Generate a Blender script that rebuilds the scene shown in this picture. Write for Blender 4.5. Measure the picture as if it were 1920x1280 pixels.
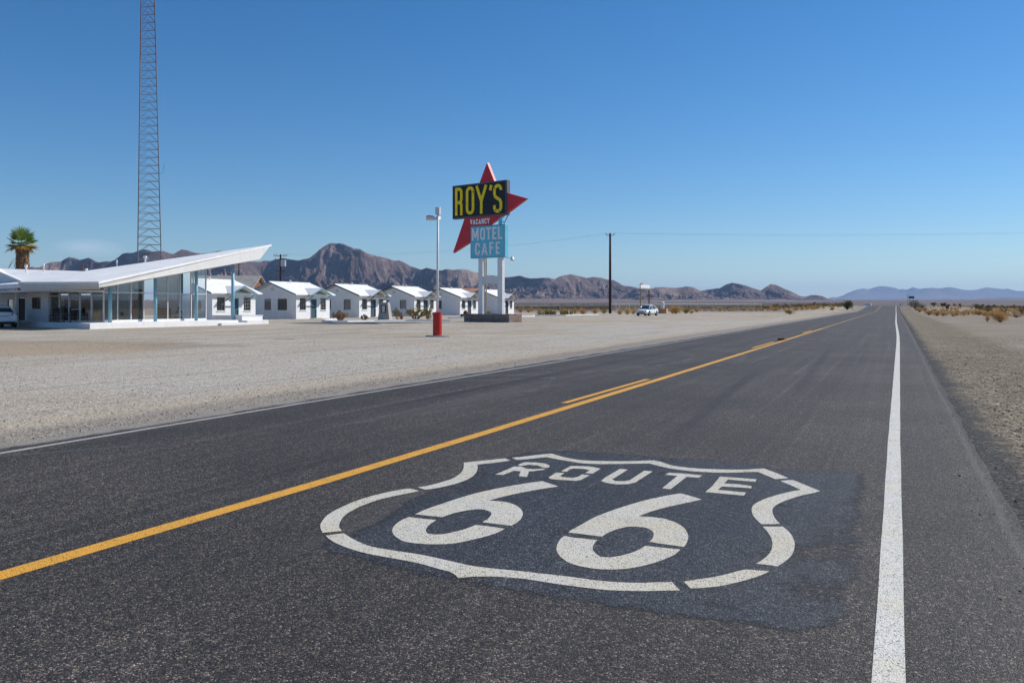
import bpy, bmesh, math, random
import numpy as np
from mathutils import Vector, Matrix

for o in list(bpy.data.objects):
    bpy.data.objects.remove(o, do_unlink=True)
SC = bpy.context.scene
COL = SC.collection
R = math.radians
PI = math.pi

# ------------------------------------------------------------------ camera, sky, sun, exposure
EYE = 1.45
YAW = math.atan(720 / 1600)
cam_d = bpy.data.cameras.new("camera")
cam = bpy.data.objects.new("camera", cam_d)
COL.objects.link(cam)
cam.location = (0, 0, EYE)
cam.rotation_euler = (R(90), 0, YAW)
cam_d.sensor_width = 36
cam_d.lens = 30.0
cam_d.shift_y = -68 / 1920
cam_d.clip_start = 0.05
cam_d.clip_end = 90000
SC.camera = cam

SUN_EL = R(39)
SUN_DIR = Vector((0.656 * math.cos(SUN_EL), 0.755 * math.cos(SUN_EL), math.sin(SUN_EL))).normalized()
SUN_AZ = math.atan2(0.656, 0.755)
world = bpy.data.worlds.new("World")
SC.world = world
world.use_nodes = True
wn, wl = world.node_tree.nodes, world.node_tree.links
wn.clear()
w_out = wn.new('ShaderNodeOutputWorld')
w_bg = wn.new('ShaderNodeBackground')
w_sky = wn.new('ShaderNodeTexSky')
w_sky.sky_type = 'NISHITA'
w_sky.sun_disc = False
w_sky.sun_elevation = SUN_EL
w_sky.sun_rotation = SUN_AZ
w_sky.altitude = 200
w_sky.air_density = 1.0
w_sky.dust_density = 0.15
w_sky.ozone_density = 1.6
w_bg.inputs['Strength'].default_value = 0.096
# a thin wisp of cirrus low in the sky above the left-hand hills
w_tc = wn.new('ShaderNodeTexCoord')
w_sub = wn.new('ShaderNodeVectorMath'); w_sub.operation = 'SUBTRACT'
w_sub.inputs[1].default_value = (-0.770, 0.633, 0.060)
w_map = wn.new('ShaderNodeMapping'); w_map.vector_type = 'POINT'
w_map.inputs['Rotation'].default_value = (0, 0, -math.atan2(0.770, 0.633) - 0.0)
w_sc = wn.new('ShaderNodeVectorMath'); w_sc.operation = 'MULTIPLY'
w_sc.inputs[1].default_value = (26, 26, 95)
w_len = wn.new('ShaderNodeVectorMath'); w_len.operation = 'LENGTH'
w_nz = wn.new('ShaderNodeTexNoise'); w_nz.inputs['Scale'].default_value = 22; w_nz.inputs['Detail'].default_value = 6
w_nm = wn.new('ShaderNodeMapping'); w_nm.inputs['Scale'].default_value = (1, 1, 5)
w_mr = wn.new('ShaderNodeMapRange'); w_mr.inputs[1].default_value = 1.0; w_mr.inputs[2].default_value = 0.0
w_mr.inputs[3].default_value = 0.0; w_mr.inputs[4].default_value = 1.1
w_mul = wn.new('ShaderNodeMath'); w_mul.operation = 'MULTIPLY'
w_mix = wn.new('ShaderNodeMixRGB'); w_mix.inputs[2].default_value = (9.0, 8.6, 8.2, 1)
wl.new(w_tc.outputs['Generated'], w_sub.inputs[0])
wl.new(w_sub.outputs[0], w_sc.inputs[0])
wl.new(w_sc.outputs[0], w_len.inputs[0])
wl.new(w_len.outputs['Value'], w_mr.inputs[0])
wl.new(w_tc.outputs['Generated'], w_nm.inputs['Vector'])
wl.new(w_nm.outputs[0], w_nz.inputs['Vector'])
wl.new(w_mr.outputs[0], w_mul.inputs[0])
wl.new(w_nz.outputs['Fac'], w_mul.inputs[1])
wl.new(w_mul.outputs[0], w_mix.inputs[0])
wl.new(w_sky.outputs[0], w_mix.inputs[1])
w_hs = wn.new('ShaderNodeHueSaturation'); w_hs.inputs['Saturation'].default_value = 1.22; w_hs.inputs['Hue'].default_value = 0.499; w_hs.inputs['Value'].default_value = 1.0
w_tint = wn.new('ShaderNodeMixRGB'); w_tint.blend_type = 'MULTIPLY'; w_tint.inputs[0].default_value = 1.0
w_tint.inputs[2].default_value = (0.76, 0.905, 1.09, 1)
wl.new(w_mix.outputs[0], w_tint.inputs[1])
wl.new(w_tint.outputs[0], w_hs.inputs['Color'])
wl.new(w_hs.outputs[0], w_bg.inputs['Color'])
wl.new(w_bg.outputs[0], w_out.inputs['Surface'])

sun_d = bpy.data.lights.new("sun", 'SUN')
sun_d.energy = 5.0
sun_d.angle = R(0.5)
sun_d.color = (1.0, 0.95, 0.87)
sun = bpy.data.objects.new("sun", sun_d)
COL.objects.link(sun)
sun.rotation_euler = (-SUN_DIR).to_track_quat('-Z', 'Y').to_euler()

SC.view_settings.view_transform = 'Standard'
SC.view_settings.look = 'None'
SC.view_settings.exposure = 0.0
SC.view_settings.gamma = 1.0
SC.render.engine = 'CYCLES'
SC.cycles.use_denoising = True
SC.cycles.max_bounces = 8
SC.cycles.transparent_max_bounces = 16
SC.cycles.volume_bounces = 1

# ------------------------------------------------------------------ helpers: survey of the place
CY, SY = math.cos(YAW), math.sin(YAW)
def at(px, depth, z=0.0):
    """point at a bearing (as seen from the road) and a depth in metres"""
    u = (px - 960) / 1600
    return Vector((depth * (u * CY - SY), depth * (u * SY + CY), z))
def gp(px, py):
    """point of the flat ground on a bearing, from its depression below eye level"""
    return at(px, 1600 * EYE / (py - 572))
def sm(a, b, x):
    t = np.clip((np.asarray(x, dtype=float) - a) / (b - a), 0, 1)
    return t * t * (3 - 2 * t)
def ground_h(x, y):
    x = np.asarray(x, dtype=float); y = np.asarray(y, dtype=float)
    r = np.sqrt(x * x + y * y)
    h = -3.0 * sm(400, 900, r)
    q = np.clip(r - 1300, 0, 7700)
    h = h + 0.0079 * (q - 400 * (1 - np.exp(-q / 400)))
    road = np.where(y > 0, 1.27 * sm(195, 300, y) - 2.2 * sm(310, 400, y) + 0.95 * sm(450, 800, y), 0)
    lat = 1 - sm(13, 45, np.abs(x + 4))
    return h + road * lat
def gh(x, y):
    return float(ground_h(x, y))

# gradient noise (numpy)
_rs = np.random.RandomState(7)
_perm = np.concatenate([_rs.permutation(256)] * 3)
_ga = _rs.rand(256) * 2 * PI
def perlin(x, y):
    xi = np.floor(x).astype(int); yi = np.floor(y).astype(int)
    xf = x - xi; yf = y - yi
    u = xf ** 3 * (xf * (xf * 6 - 15) + 10); v = yf ** 3 * (yf * (yf * 6 - 15) + 10)
    def g(ix, iy, dx, dy):
        a = _ga[_perm[(_perm[ix & 255] + iy) & 255]]
        return np.cos(a) * dx + np.sin(a) * dy
    a = g(xi, yi, xf, yf); b = g(xi + 1, yi, xf - 1, yf)
    c = g(xi, yi + 1, xf, yf - 1); d = g(xi + 1, yi + 1, xf - 1, yf - 1)
    return (a + (b - a) * u) * (1 - v) + (c + (d - c) * u) * v
def fbm(x, y, o=5):
    s = 0; a = 1; t = 0
    for i in range(o):
        s = s + a * perlin(x + 17.3 * i, y - 9.1 * i); t += a; a *= 0.5; x = x * 2.03; y = y * 2.03
    return s / t
def ridged(x, y, o=6):
    s = 0; a = 1; t = 0; w = 1
    for i in range(o):
        n = 1 - np.abs(perlin(x + 5.7 * i, y + 3.3 * i)) * 2.0
        n = np.clip(n, 0, 1) ** 2 * w
        w = np.clip(n * 1.6, 0, 1)
        s = s + a * n; t += a; a *= 0.52; x = x * 2.1; y = y * 2.1
    return s / t

# ------------------------------------------------------------------ helpers: objects
def tag(o, label=None, cat=None, group=None, kind=None):
    if label: o["label"] = label
    if cat: o["category"] = cat
    if group: o["group"] = group
    if kind: o["kind"] = kind
    return o
def thing(name, label, cat, loc=(0, 0, 0), rotz=0.0, group=None):
    o = bpy.data.objects.new(name, None)
    o.empty_display_size = 0.3
    COL.objects.link(o)
    o.location = loc; o.rotation_euler = (0, 0, rotz)
    return tag(o, label, cat, group)

class MB:
    def __init__(s):
        s.v = []; s.f = []
    def add(s, verts, faces):
        b = len(s.v)
        s.v += [tuple(v) for v in verts]
        s.f += [tuple(i + b for i in f) for f in faces]
        return s
    def box(s, x0, y0, z0, x1, y1, z1):
        if x0 > x1: x0, x1 = x1, x0
        if y0 > y1: y0, y1 = y1, y0
        if z0 > z1: z0, z1 = z1, z0
        return s.add([(x0, y0, z0), (x1, y0, z0), (x1, y1, z0), (x0, y1, z0), (x0, y0, z1), (x1, y0, z1), (x1, y1, z1), (x0, y1, z1)],
                     [(0, 3, 2, 1), (4, 5, 6, 7), (0, 1, 5, 4), (1, 2, 6, 5), (2, 3, 7, 6), (3, 0, 4, 7)])
    def prism(s, poly, z0, z1):
        """poly: plan outline; z0 / z1 numbers or lists"""
        n = len(poly)
        a = sum(poly[i][0] * poly[(i + 1) % n][1] - poly[(i + 1) % n][0] * poly[i][1] for i in range(n))
        idx = list(range(n)) if a > 0 else list(range(n))[::-1]
        zb = [z0] * n if not isinstance(z0, (list, tuple)) else z0
        zt = [z1] * n if not isinstance(z1, (list, tuple)) else z1
        vs = [(poly[i][0], poly[i][1], zb[i]) for i in idx] + [(poly[i][0], poly[i][1], zt[i]) for i in idx]
        fs = [tuple(range(n))[::-1], tuple(range(n, 2 * n))]
        fs += [(i, (i + 1) % n, n + (i + 1) % n, n + i) for i in range(n)]
        return s.add(vs, fs)
    def hull2(s, top, bot):
        """solid between two matching outlines of 3-D points"""
        n = len(top)
        a = sum(top[i][0] * top[(i + 1) % n][1] - top[(i + 1) % n][0] * top[i][1] for i in range(n))
        if a < 0: top = top[::-1]; bot = bot[::-1]
        fs = [tuple(range(n)), tuple(range(2 * n - 1, n - 1, -1))]
        fs += [((i + 1) % n, i, n + i, n + (i + 1) % n) for i in range(n)]
        return s.add(list(top) + list(bot), fs)
    def slab(s, pts, t):
        return s.hull2(pts, [(p[0], p[1], p[2] - t) for p in pts])
    def tube(s, pts, rad, n=8, caps=True, spin=0.0):
        pts = [Vector(p) for p in pts]
        rads = rad if isinstance(rad, (list, tuple)) else [rad] * len(pts)
        b = len(s.v)
        prev = None
        for i, p in enumerate(pts):
            d = (pts[min(i + 1, len(pts) - 1)] - pts[max(i - 1, 0)]).normalized()
            if prev is None:
                a = Vector((0, 0, 1)) if abs(d.z) < 0.9 else Vector((1, 0, 0))
                u = d.cross(a).normalized()
            else:
                u = (prev - d * prev.dot(d)).normalized()
            prev = u
            w = d.cross(u)
            for k in range(n):
                q = 2 * PI * k / n + spin
                s.v.append(tuple(p + (u * math.cos(q) + w * math.sin(q)) * rads[i]))
        for i in range(len(pts) - 1):
            for k in range(n):
                k2 = (k + 1) % n
                s.f.append((b + i * n + k, b + (i + 1) * n + k, b + (i + 1) * n + k2, b + i * n + k2))
        if caps:
            s.f.append(tuple(b + k for k in range(n)))
            e = b + (len(pts) - 1) * n
            s.f.append(tuple(e + k for k in range(n))[::-1])
        return s
    def bar(s, a, b, w, h=None):
        """square bar from a to b"""
        return s.tube([a, b], (w if h is None else (w + h) / 2) * 0.7071, 4, True, PI / 4)
    def cyl(s, x, y, z0, z1, r0, r1=None, n=20):
        return s.tube([(x, y, z0), (x, y, z1)], [r0, r0 if r1 is None else r1], n)
    def build(s, name, mat, parent=None, smooth=False, world=False, bevel=0.0):
        me = bpy.data.meshes.new(name)
        vs = s.v
        if world and parent is not None:
            L = parent.location
            vs = [(v[0] - L.x, v[1] - L.y, v[2] - L.z) for v in vs]
        me.from_pydata(vs, [], s.f)
        bm = bmesh.new(); bm.from_mesh(me)
        bmesh.ops.recalc_face_normals(bm, faces=bm.faces)
        bm.to_mesh(me); bm.free()
        if smooth: me.polygons.foreach_set('use_smooth', [True] * len(me.polygons))
        me.materials.append(mat)
        o = bpy.data.objects.new(name, me)
        COL.objects.link(o)
        if parent is not None: o.parent = parent
        if bevel:
            m = o.modifiers.new('bevel', 'BEVEL'); m.width = bevel; m.segments = 2; m.limit_method = 'ANGLE'
        return o

def copy_tree(o, parent=None):
    c = o.copy(); COL.objects.link(c)
    if parent is not None: c.parent = parent
    for ch in list(o.children): copy_tree(ch, c)
    return c

def np_mesh(name, verts, faces, mat, smooth=False, parent=None):
    me = bpy.data.meshes.new(name)
    verts = np.asarray(verts, dtype=np.float32); faces = np.asarray(faces, dtype=np.int32)
    k = faces.shape[1]
    me.vertices.add(len(verts)); me.vertices.foreach_set('co', verts.ravel())
    me.loops.add(faces.size); me.loops.foreach_set('vertex_index', faces.ravel())
    me.polygons.add(len(faces))
    me.polygons.foreach_set('loop_start', np.arange(0, faces.size, k, dtype=np.int32))
    me.polygons.foreach_set('loop_total', np.full(len(faces), k, dtype=np.int32))
    me.update(calc_edges=True); me.validate()
    if smooth: me.polygons.foreach_set('use_smooth', np.ones(len(me.polygons), dtype=bool))
    me.materials.append(mat)
    o = bpy.data.objects.new(name, me); COL.objects.link(o)
    if parent is not None: o.parent = parent
    return o

# ------------------------------------------------------------------ helpers: materials
class NT:
    def __init__(s, name):
        s.m = bpy.data.materials.new(name); s.m.use_nodes = True
        s.n = s.m.node_tree.nodes; s.l = s.m.node_tree.links
        s.n.clear()
        s.out = s.n.new('ShaderNodeOutputMaterial')
        s.co = s.n.new('ShaderNodeTexCoord')
    def link(s, a, b): s.l.new(a, b); return s
    def put(s, sock, v):
        if isinstance(v, bpy.types.NodeSocket): s.l.new(v, sock)
        elif isinstance(v, (tuple, list)) and len(v) == 3 and sock.type == 'RGBA': sock.default_value = (*v, 1)
        else: sock.default_value = v
    def mapping(s, scale=(1, 1, 1), vec=None, rot=(0, 0, 0), loc=(0, 0, 0)):
        m = s.n.new('ShaderNodeMapping'); m.inputs['Scale'].default_value = scale; m.inputs['Rotation'].default_value = rot
        m.inputs['Location'].default_value = loc
        s.l.new(vec or s.co.outputs['Object'], m.inputs['Vector']); return m.outputs[0]
    def noise(s, scale, detail=4, rough=0.55, vec=None, dist=0.0):
        t = s.n.new('ShaderNodeTexNoise'); t.inputs['Scale'].default_value = scale; t.inputs['Detail'].default_value = detail
        t.inputs['Roughness'].default_value = rough; t.inputs['Distortion'].default_value = dist
        s.l.new(vec or s.co.outputs['Object'], t.inputs['Vector']); return t.outputs['Fac']
    def voro(s, scale, out='Color', vec=None, feature='F1', rand=1.0):
        t = s.n.new('ShaderNodeTexVoronoi'); t.feature = feature; t.inputs['Scale'].default_value = scale
        t.inputs['Randomness'].default_value = rand
        s.l.new(vec or s.co.outputs['Object'], t.inputs['Vector']); return t.outputs[out]
    def xyz(s, vec=None):
        t = s.n.new('ShaderNodeSeparateXYZ'); s.l.new(vec or s.co.outputs['Object'], t.inputs[0]); return t.outputs
    def gray(s, col):
        t = s.n.new('ShaderNodeSeparateColor'); s.l.new(col, t.inputs[0]); return t.outputs[0]
    def math(s, op, a, b=0.0, c=None, clamp=False):
        t = s.n.new('ShaderNodeMath'); t.operation = op; t.use_clamp = clamp
        s.put(t.inputs[0], a); s.put(t.inputs[1], b)
        if c is not None: s.put(t.inputs[2], c)
        return t.outputs[0]
    def rng(s, v, a, b, c=0.0, d=1.0, smooth=True):
        t = s.n.new('ShaderNodeMapRange'); t.interpolation_type = 'SMOOTHSTEP' if smooth else 'LINEAR'
        s.put(t.inputs[0], v)
        for i, q in enumerate((a, b, c, d)): t.inputs[i + 1].default_value = q
        return t.outputs[0]
    def mix(s, f, a, b, mode='MIX'):
        t = s.n.new('ShaderNodeMixRGB'); t.blend_type = mode
        s.put(t.inputs[0], f); s.put(t.inputs[1], a); s.put(t.inputs[2], b); return t.outputs[0]
    def ramp(s, v, stops):
        t = s.n.new('ShaderNodeValToRGB'); e = t.color_ramp.elements
        while len(e) < len(stops): e.new(0.5)
        for i, (p, c) in enumerate(stops):
            e[i].position = p; e[i].color = (*c, 1) if len(c) == 3 else c
        s.put(t.inputs[0], v); return t.outputs[0]
    def bump(s, h, strength=0.3, dist=0.01, normal=None):
        t = s.n.new('ShaderNodeBump'); t.inputs['Strength'].default_value = strength; t.inputs['Distance'].default_value = dist
        s.l.new(h, t.inputs['Height'])
        if normal: s.l.new(normal, t.inputs['Normal'])
        return t.outputs[0]
    def bsdf(s, col, rough=0.8, spec=0.3, metal=0.0, normal=None, **kw):
        b = s.n.new('ShaderNodeBsdfPrincipled')
        s.put(b.inputs['Base Color'], col); s.put(b.inputs['Roughness'], rough)
        s.put(b.inputs['Specular IOR Level'], spec); s.put(b.inputs['Metallic'], metal)
        if normal is not None: s.l.new(normal, b.inputs['Normal'])
        for k, v in kw.items(): s.put(b.inputs[k.replace('_', ' ')], v)
        s.b = b
        return b.outputs[0]
    def done(s, sh):
        s.l.new(sh, s.out.inputs['Surface']); return s.m

def simple(name, col, rough=0.7, spec=0.3, var=0.12, vs=2.0, bump=0.0, bs=40, metal=0.0, dirt=None, dirtamt=0.0, fine=0.0, fs=60, streak=None):
    n = NT(name)
    f = n.noise(vs, 5)
    c1 = tuple(x * (1 - var) for x in col); c2 = tuple(min(1, x * (1 + var)) for x in col)
    c = n.mix(n.rng(f, 0.3, 0.7), c1, c2)
    if fine:
        g = n.noise(fs, 3)
        c = n.mix(n.rng(g, 0.3, 0.7, 0, fine), c, tuple(x * 0.6 for x in col))
    if dirt:
        g = n.noise(vs * 3.1, 6, 0.65)
        c = n.mix(n.rng(g, 0.5, 0.75, 0, dirtamt), c, dirt)
    if streak:
        g = n.noise(1.0, 5, 0.7, n.mapping((3.5, 3.5, 0.45)))
        c = n.mix(n.rng(g, 0.52, 0.78, 0, 0.55), c, streak)
    nm = n.bump(n.noise(bs, 4), bump, 0.02) if bump else None
    return n.done(n.bsdf(c, rough, spec, metal, nm))
# ------------------------------------------------------------------ materials
def asphalt_nodes(n, tint=(1, 1, 1), light=1.0):
    """aggregate in a dark binder: stones of 5-12 mm, worn wheel paths, long streaks"""
    v = n.voro(160, 'Color'); g = n.gray(v)
    v2 = n.gray(n.voro(85, 'Color'))
    st = n.ramp(g, [(0.0, (0.007, 0.007, 0.0075)), (0.45, (0.024, 0.023, 0.023)), (0.76, (0.060, 0.056, 0.053)), (0.93, (0.15, 0.14, 0.127)), (1.0, (0.55, 0.50, 0.44))])  # stone tones, with sky glints and shaded pits put into the colour
    st2 = n.ramp(v2, [(0.0, (0.012, 0.012, 0.013)), (0.6, (0.042, 0.040, 0.039)), (0.9, (0.10, 0.092, 0.086)), (1.0, (0.34, 0.30, 0.25))])
    c = n.mix(0.42, st, st2)
    big = n.noise(0.35, 5, 0.6)
    c = n.mix(1.0, c, n.ramp(big, [(0.28, (0.70,) * 3), (0.72, (1.28,) * 3)]), 'MULTIPLY')
    streak = n.noise(1.0, 5, 0.6, n.mapping((2.6, 0.035, 1)))
    c = n.mix(1.0, c, n.ramp(streak, [(0.3, (0.80,) * 3), (0.7, (1.24,) * 3)]), 'MULTIPLY')
    streak2 = n.noise(1.0, 3, 0.5, n.mapping((11.0, 0.05, 1), rot=(0, 0, R(-1.5))))
    c = n.mix(1.0, c, n.ramp(streak2, [(0.3, (0.90,) * 3), (0.60, (1.04,) * 3), (0.74, (1.55,) * 3)]), 'MULTIPLY')
    mott = n.noise(14, 4, 0.7)
    c = n.mix(1.0, c, n.ramp(mott, [(0.3, (0.82,) * 3), (0.7, (1.2,) * 3)]), 'MULTIPLY')
    c = n.mix(1.0, c, tuple(t * light for t in tint), 'MULTIPLY')
    d = n.voro(160, 'Distance'); d2 = n.voro(85, 'Distance')
    h = n.math('ADD', n.math('MULTIPLY', d, -1.0), n.math('MULTIPLY', d2, -0.8))
    nm = n.bump(h, 0.9, 0.004)
    return c, nm, g
def make_asphalt():
    n = NT('asphalt')
    c, nm, g = asphalt_nodes(n, (1.12, 1.0, 0.89), 0.94)
    x, y, z = n.xyz()
    # dust drifting in from the gravel at the left edge, tyre-polished lanes
    edge = n.math('ADD', x, n.math('MULTIPLY', n.math('SUBTRACT', n.noise(1.1, 5, 0.65), 0.5), 0.7))
    dust = n.rng(edge, -8.02, -8.22, 0, 1.0)
    c = n.mix(dust, c, n.mix(1.0, (0.31, 0.275, 0.23), n.ramp(g, [(0.1, (0.55,) * 3), (0.5, (0.95,) * 3), (0.95, (1.5,) * 3)]), 'MULTIPLY'))
    # two faint curved tyre scuffs, paler strip between the lanes
    sc = n.noise(1.0, 3, 0.5, n.mapping((0.9, 0.11, 1), rot=(0, 0, R(-24))))
    c = n.mix(n.rng(sc, 0.60, 0.72, 0, 0.22), c, (0.16, 0.15, 0.14))
    seam = n.math('ABSOLUTE', n.math('SUBTRACT', n.math('ADD', x, n.math('MULTIPLY', n.math('SUBTRACT', n.noise(0.9, 3), .5), .08)), 0.66))
    c = n.mix(n.rng(seam, 0.040, 0.01, 0, 0.3), c, (0.17, 0.155, 0.14))
    sk = n.noise(1.0, 2, 0.4, n.mapping((1.7, 0.02, 1), rot=(0, 0, R(4)), loc=(3, 0, 0)))
    c = n.mix(n.rng(sk, 0.66, 0.72, 0, 0.4), c, (0.018, 0.018, 0.019))
    # curved tyre scuffs left by cars turning out of the forecourt
    brk = n.noise(2.2, 4, 0.6)
    for cx_, cy_, rad, w_, f_ in ((-14.0, 22.0, 9.0, 0.08, 0.75), (-14.3, 22.6, 10.6, 0.07, 0.65), (-13.0, 31.0, 7.4, 0.07, 0.4), (-2.0, 34.0, 15.2, 0.06, 0.7), (-16.0, 12.0, 10.5, 0.06, 0.35)):
        dx = n.math('SUBTRACT', x, cx_); dy = n.math('SUBTRACT', y, cy_)
        dd = n.math('SQRT', n.math('ADD', n.math('MULTIPLY', dx, dx), n.math('MULTIPLY', dy, dy)))
        m_ = n.rng(n.math('ABSOLUTE', n.math('SUBTRACT', dd, rad)), w_ * 1.6, w_ * 0.3, 0, f_)
        c = n.mix(n.math('MULTIPLY', m_, n.rng(brk, 0.42, 0.62)), c, (0.145, 0.135, 0.122))
    # dark skid in the near lane
    for x0, k_, ya, yb in ((-2.2, -0.0565, 8.0, 23.0), (-1.35, -0.03, 14.0, 34.0), (-6.6, 0.012, 9.0, 40.0)):
        lx = n.math('ABSOLUTE', n.math('SUBTRACT', x, n.math('ADD', n.math('MULTIPLY', n.math('SUBTRACT', y, 8.9), k_), x0)))
        m_ = n.math('MULTIPLY', n.rng(lx, 0.15, 0.03), n.math('MULTIPLY', n.rng(y, ya, ya + 3), n.rng(y, yb, yb - 6)))
        c = n.mix(n.math('MULTIPLY', m_, n.rng(brk, 0.3, 0.6, 0.25, 0.7)), c, (0.022, 0.021, 0.021))
    return n.done(n.bsdf(c, 0.66, 0.28, 0, nm))
def make_patch_paint():
    n = NT('blue_road_paint')
    c, nm, g = asphalt_nodes(n, (0.90, 0.965, 1.10), 0.84)
    m = n.noise(1.6, 6, 0.7)
    c = n.mix(n.rng(m, 0.47, 0.75, 0.0, 0.26), c, (0.026, 0.040, 0.068))
    b2 = n.bsdf(c, 0.58, 0.34, 0, nm)
    tr = n.n.new('ShaderNodeBsdfTransparent')
    mx = n.n.new('ShaderNodeMixShader')
    # worn: flecks of the paint have gone, more at the ragged rim
    att = n.n.new('ShaderNodeAttribute'); att.attribute_name = 'rim'
    fl = n.noise(38, 3, 0.8)
    wear = n.noise(2.4, 5, 0.6)
    e = n.math('ADD', att.outputs['Fac'], n.math('MULTIPLY', n.math('SUBTRACT', wear, 0.5), 1.5))
    e = n.math('ADD', e, n.math('MULTIPLY', n.math('SUBTRACT', fl, 0.5), 1.5))
    hole = n.noise(0.9, 4, 0.6)
    e = n.math('SUBTRACT', e, n.rng(hole, 0.48, 0.70, 0, 0.55))
    f = n.rng(e, 0.12, 0.62, 0, 0.93)
    n.l.new(f, mx.inputs[0]); n.l.new(tr.outputs[0], mx.inputs[1]); n.l.new(b2, mx.inputs[2])
    return n.done(mx.outputs[0])
def make_paint(name, col, wornness=0.5, dark=(0.045, 0.045, 0.046)):
    """road paint over rough aggregate: pitted, with dark pores and worn flecks"""
    n = NT(name)
    v = n.gray(n.voro(150, 'Color')); f = n.noise(95, 3, 0.7); big = n.noise(3.2, 5, 0.6)
    t = n.math('ADD', n.math('MULTIPLY', v, 0.55), n.math('MULTIPLY', f, 0.75))
    t = n.math('ADD', t, n.math('MULTIPLY', n.math('SUBTRACT', big, 0.5), -0.35 * wornness))
    k = n.rng(t, 0.33, 0.52, 0.0, 1.0)
    warm = n.mix(n.rng(n.noise(2.1, 4), 0.35, 0.7), col, tuple(a * b for a, b in zip(col, (1.0, 0.955, 0.84))))
    warm = n.mix(n.rng(n.noise(30, 3), 0.3, 0.7, 0, 0.35), warm, tuple(a * 0.72 for a in col))
    tread = n.noise(1.0, 4, 0.6, n.mapping((0.55, 5.5, 1), rot=(0, 0, R(-9))))
    warm = n.mix(n.rng(tread, 0.58, 0.72, 0, 0.38 * wornness), warm, tuple(a * 0.45 for a in col))
    c = n.mix(k, dark, warm)
    h = n.math('MULTIPLY', n.voro(120, 'Distance'), -1.0)
    return n.done(n.bsdf(c, 0.6, 0.35, 0, n.bump(h, 0.7, 0.004)))
def make_ground():
    n = NT('desert_ground')
    x, y, z = n.xyz()
    geo = n.n.new('ShaderNodeVectorMath'); geo.operation = 'LENGTH'; n.l.new(n.co.outputs['Object'], geo.inputs[0])
    r = geo.outputs['Value']
    wob = n.math('MULTIPLY', n.math('SUBTRACT', n.noise(0.5, 6, 0.65), 0.5), 1.0)
    xw = n.math('ADD', x, wob)
    # gravel cells, coarse and fine
    st = n.gray(n.voro(30, 'Color')); st2 = n.gray(n.voro(75, 'Color'))
    sp = n.math('ADD', n.math('MULTIPLY', st, 0.5), n.math('MULTIPLY', st2, 0.5))
    spk = n.ramp(sp, [(0.05, (0.34,) * 3), (0.40, (0.88,) * 3), (0.70, (1.12,) * 3), (0.98, (1.7,) * 3)])
    # forecourt: compacted pale gravel with bare tan sand
    lot = n.ramp(n.noise(0.23, 6, 0.62), [(0.30, (0.43, 0.355, 0.265)), (0.50, (0.46, 0.405, 0.33)), (0.70, (0.52, 0.475, 0.40))])
    tracks = n.noise(1.0, 6, 0.6, n.mapping((0.55, 0.10, 1), rot=(0, 0, R(-12))))
    lot = n.mix(n.rng(tracks, 0.48, 0.66, 0, 0.6), lot, (0.33, 0.275, 0.21))
    # bare damp-looking tan patch across the forecourt
    pt = n.math('ADD', n.math('MULTIPLY', n.math('ADD', x, 30.5), 0.075), n.math('MULTIPLY', n.math('SUBTRACT', y, 24), 0.0))
    a = n.math('MULTIPLY', n.math('ADD', n.math('ADD', n.math('MULTIPLY', x, 0.912), n.math('MULTIPLY', y, 0.41)), 22.0), 0.075)
    b = n.math('MULTIPLY', n.math('SUBTRACT', n.math('ADD', n.math('MULTIPLY', x, -0.41), n.math('MULTIPLY', y, 0.912)), 30.0), 0.20)
    d = n.math('SQRT', n.math('ADD', n.math('MULTIPLY', a, a), n.math('MULTIPLY', b, b)))
    d = n.math('ADD', d, n.math('MULTIPLY', n.math('SUBTRACT', n.noise(0.35, 5), 0.5), 0.9))
    lot = n.mix(n.rng(d, 1.05, 0.75, 0, 0.6), lot, (0.265, 0.205, 0.145))
    tr2 = n.noise(1.0, 4, 0.55, n.mapping((2.4, 0.06, 1), rot=(0, 0, R(38))))
    lot = n.mix(n.rng(tr2, 0.55, 0.62, 0, 0.65), lot, (0.31, 0.265, 0.205))
    tr3 = n.noise(1.0, 4, 0.55, n.mapping((3.0, 0.07, 1), rot=(0, 0, R(8)), loc=(5, 2, 0)))
    lot = n.mix(n.rng(tr3, 0.57, 0.66, 0, 0.5), lot, (0.56, 0.52, 0.45))
    tan = n.noise(0.09, 5, 0.6)
    lot = n.mix(n.rng(tan, 0.50, 0.62, 0, 0.75), lot, (0.41, 0.32, 0.22))
    # scattered darker clods and scrapes
    clod = n.noise(1.3, 6, 0.75, n.mapping((1, 0.45, 1)))
    lot = n.mix(n.rng(clod, 0.62, 0.72, 0, 0.55), lot, (0.25, 0.215, 0.175))
    lot = n.mix(n.math('MULTIPLY', n.rng(n.math('ADD', xw, n.math('MULTIPLY', n.noise(0.2, 4), 8)), -21, -9, 0, 0.62), n.rng(r, 120, 55)), lot, (0.49, 0.455, 0.40))
    lot = n.mix(n.rng(tr2, 0.56, 0.64, 0, 0.40), lot, (0.33, 0.285, 0.225))
    lot = n.mix(n.rng(tan, 0.52, 0.66, 0, 0.40), lot, (0.43, 0.35, 0.25))
    scr = n.noise(2.6, 6, 0.75, n.mapping((0.5, 1.4, 1), rot=(0, 0, R(30))))
    lot = n.mix(n.math('MULTIPLY', n.rng(scr, 0.57, 0.66, 0, 0.8), n.rng(xw, -24, -12, 0.25, 1)), lot, (0.23, 0.215, 0.20))
    lot = n.mix(1.0, lot, spk, 'MULTIPLY')
    # strip of broken asphalt and grit along the left road edge
    strip = n.mix(1.0, n.mix(n.rng(xw, -9.7, -9.0), (0.47, 0.40, 0.31), (0.33, 0.29, 0.24)), spk, 'MULTIPLY')
    c = n.mix(n.rng(xw, -10.9, -9.7), lot, strip)
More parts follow.
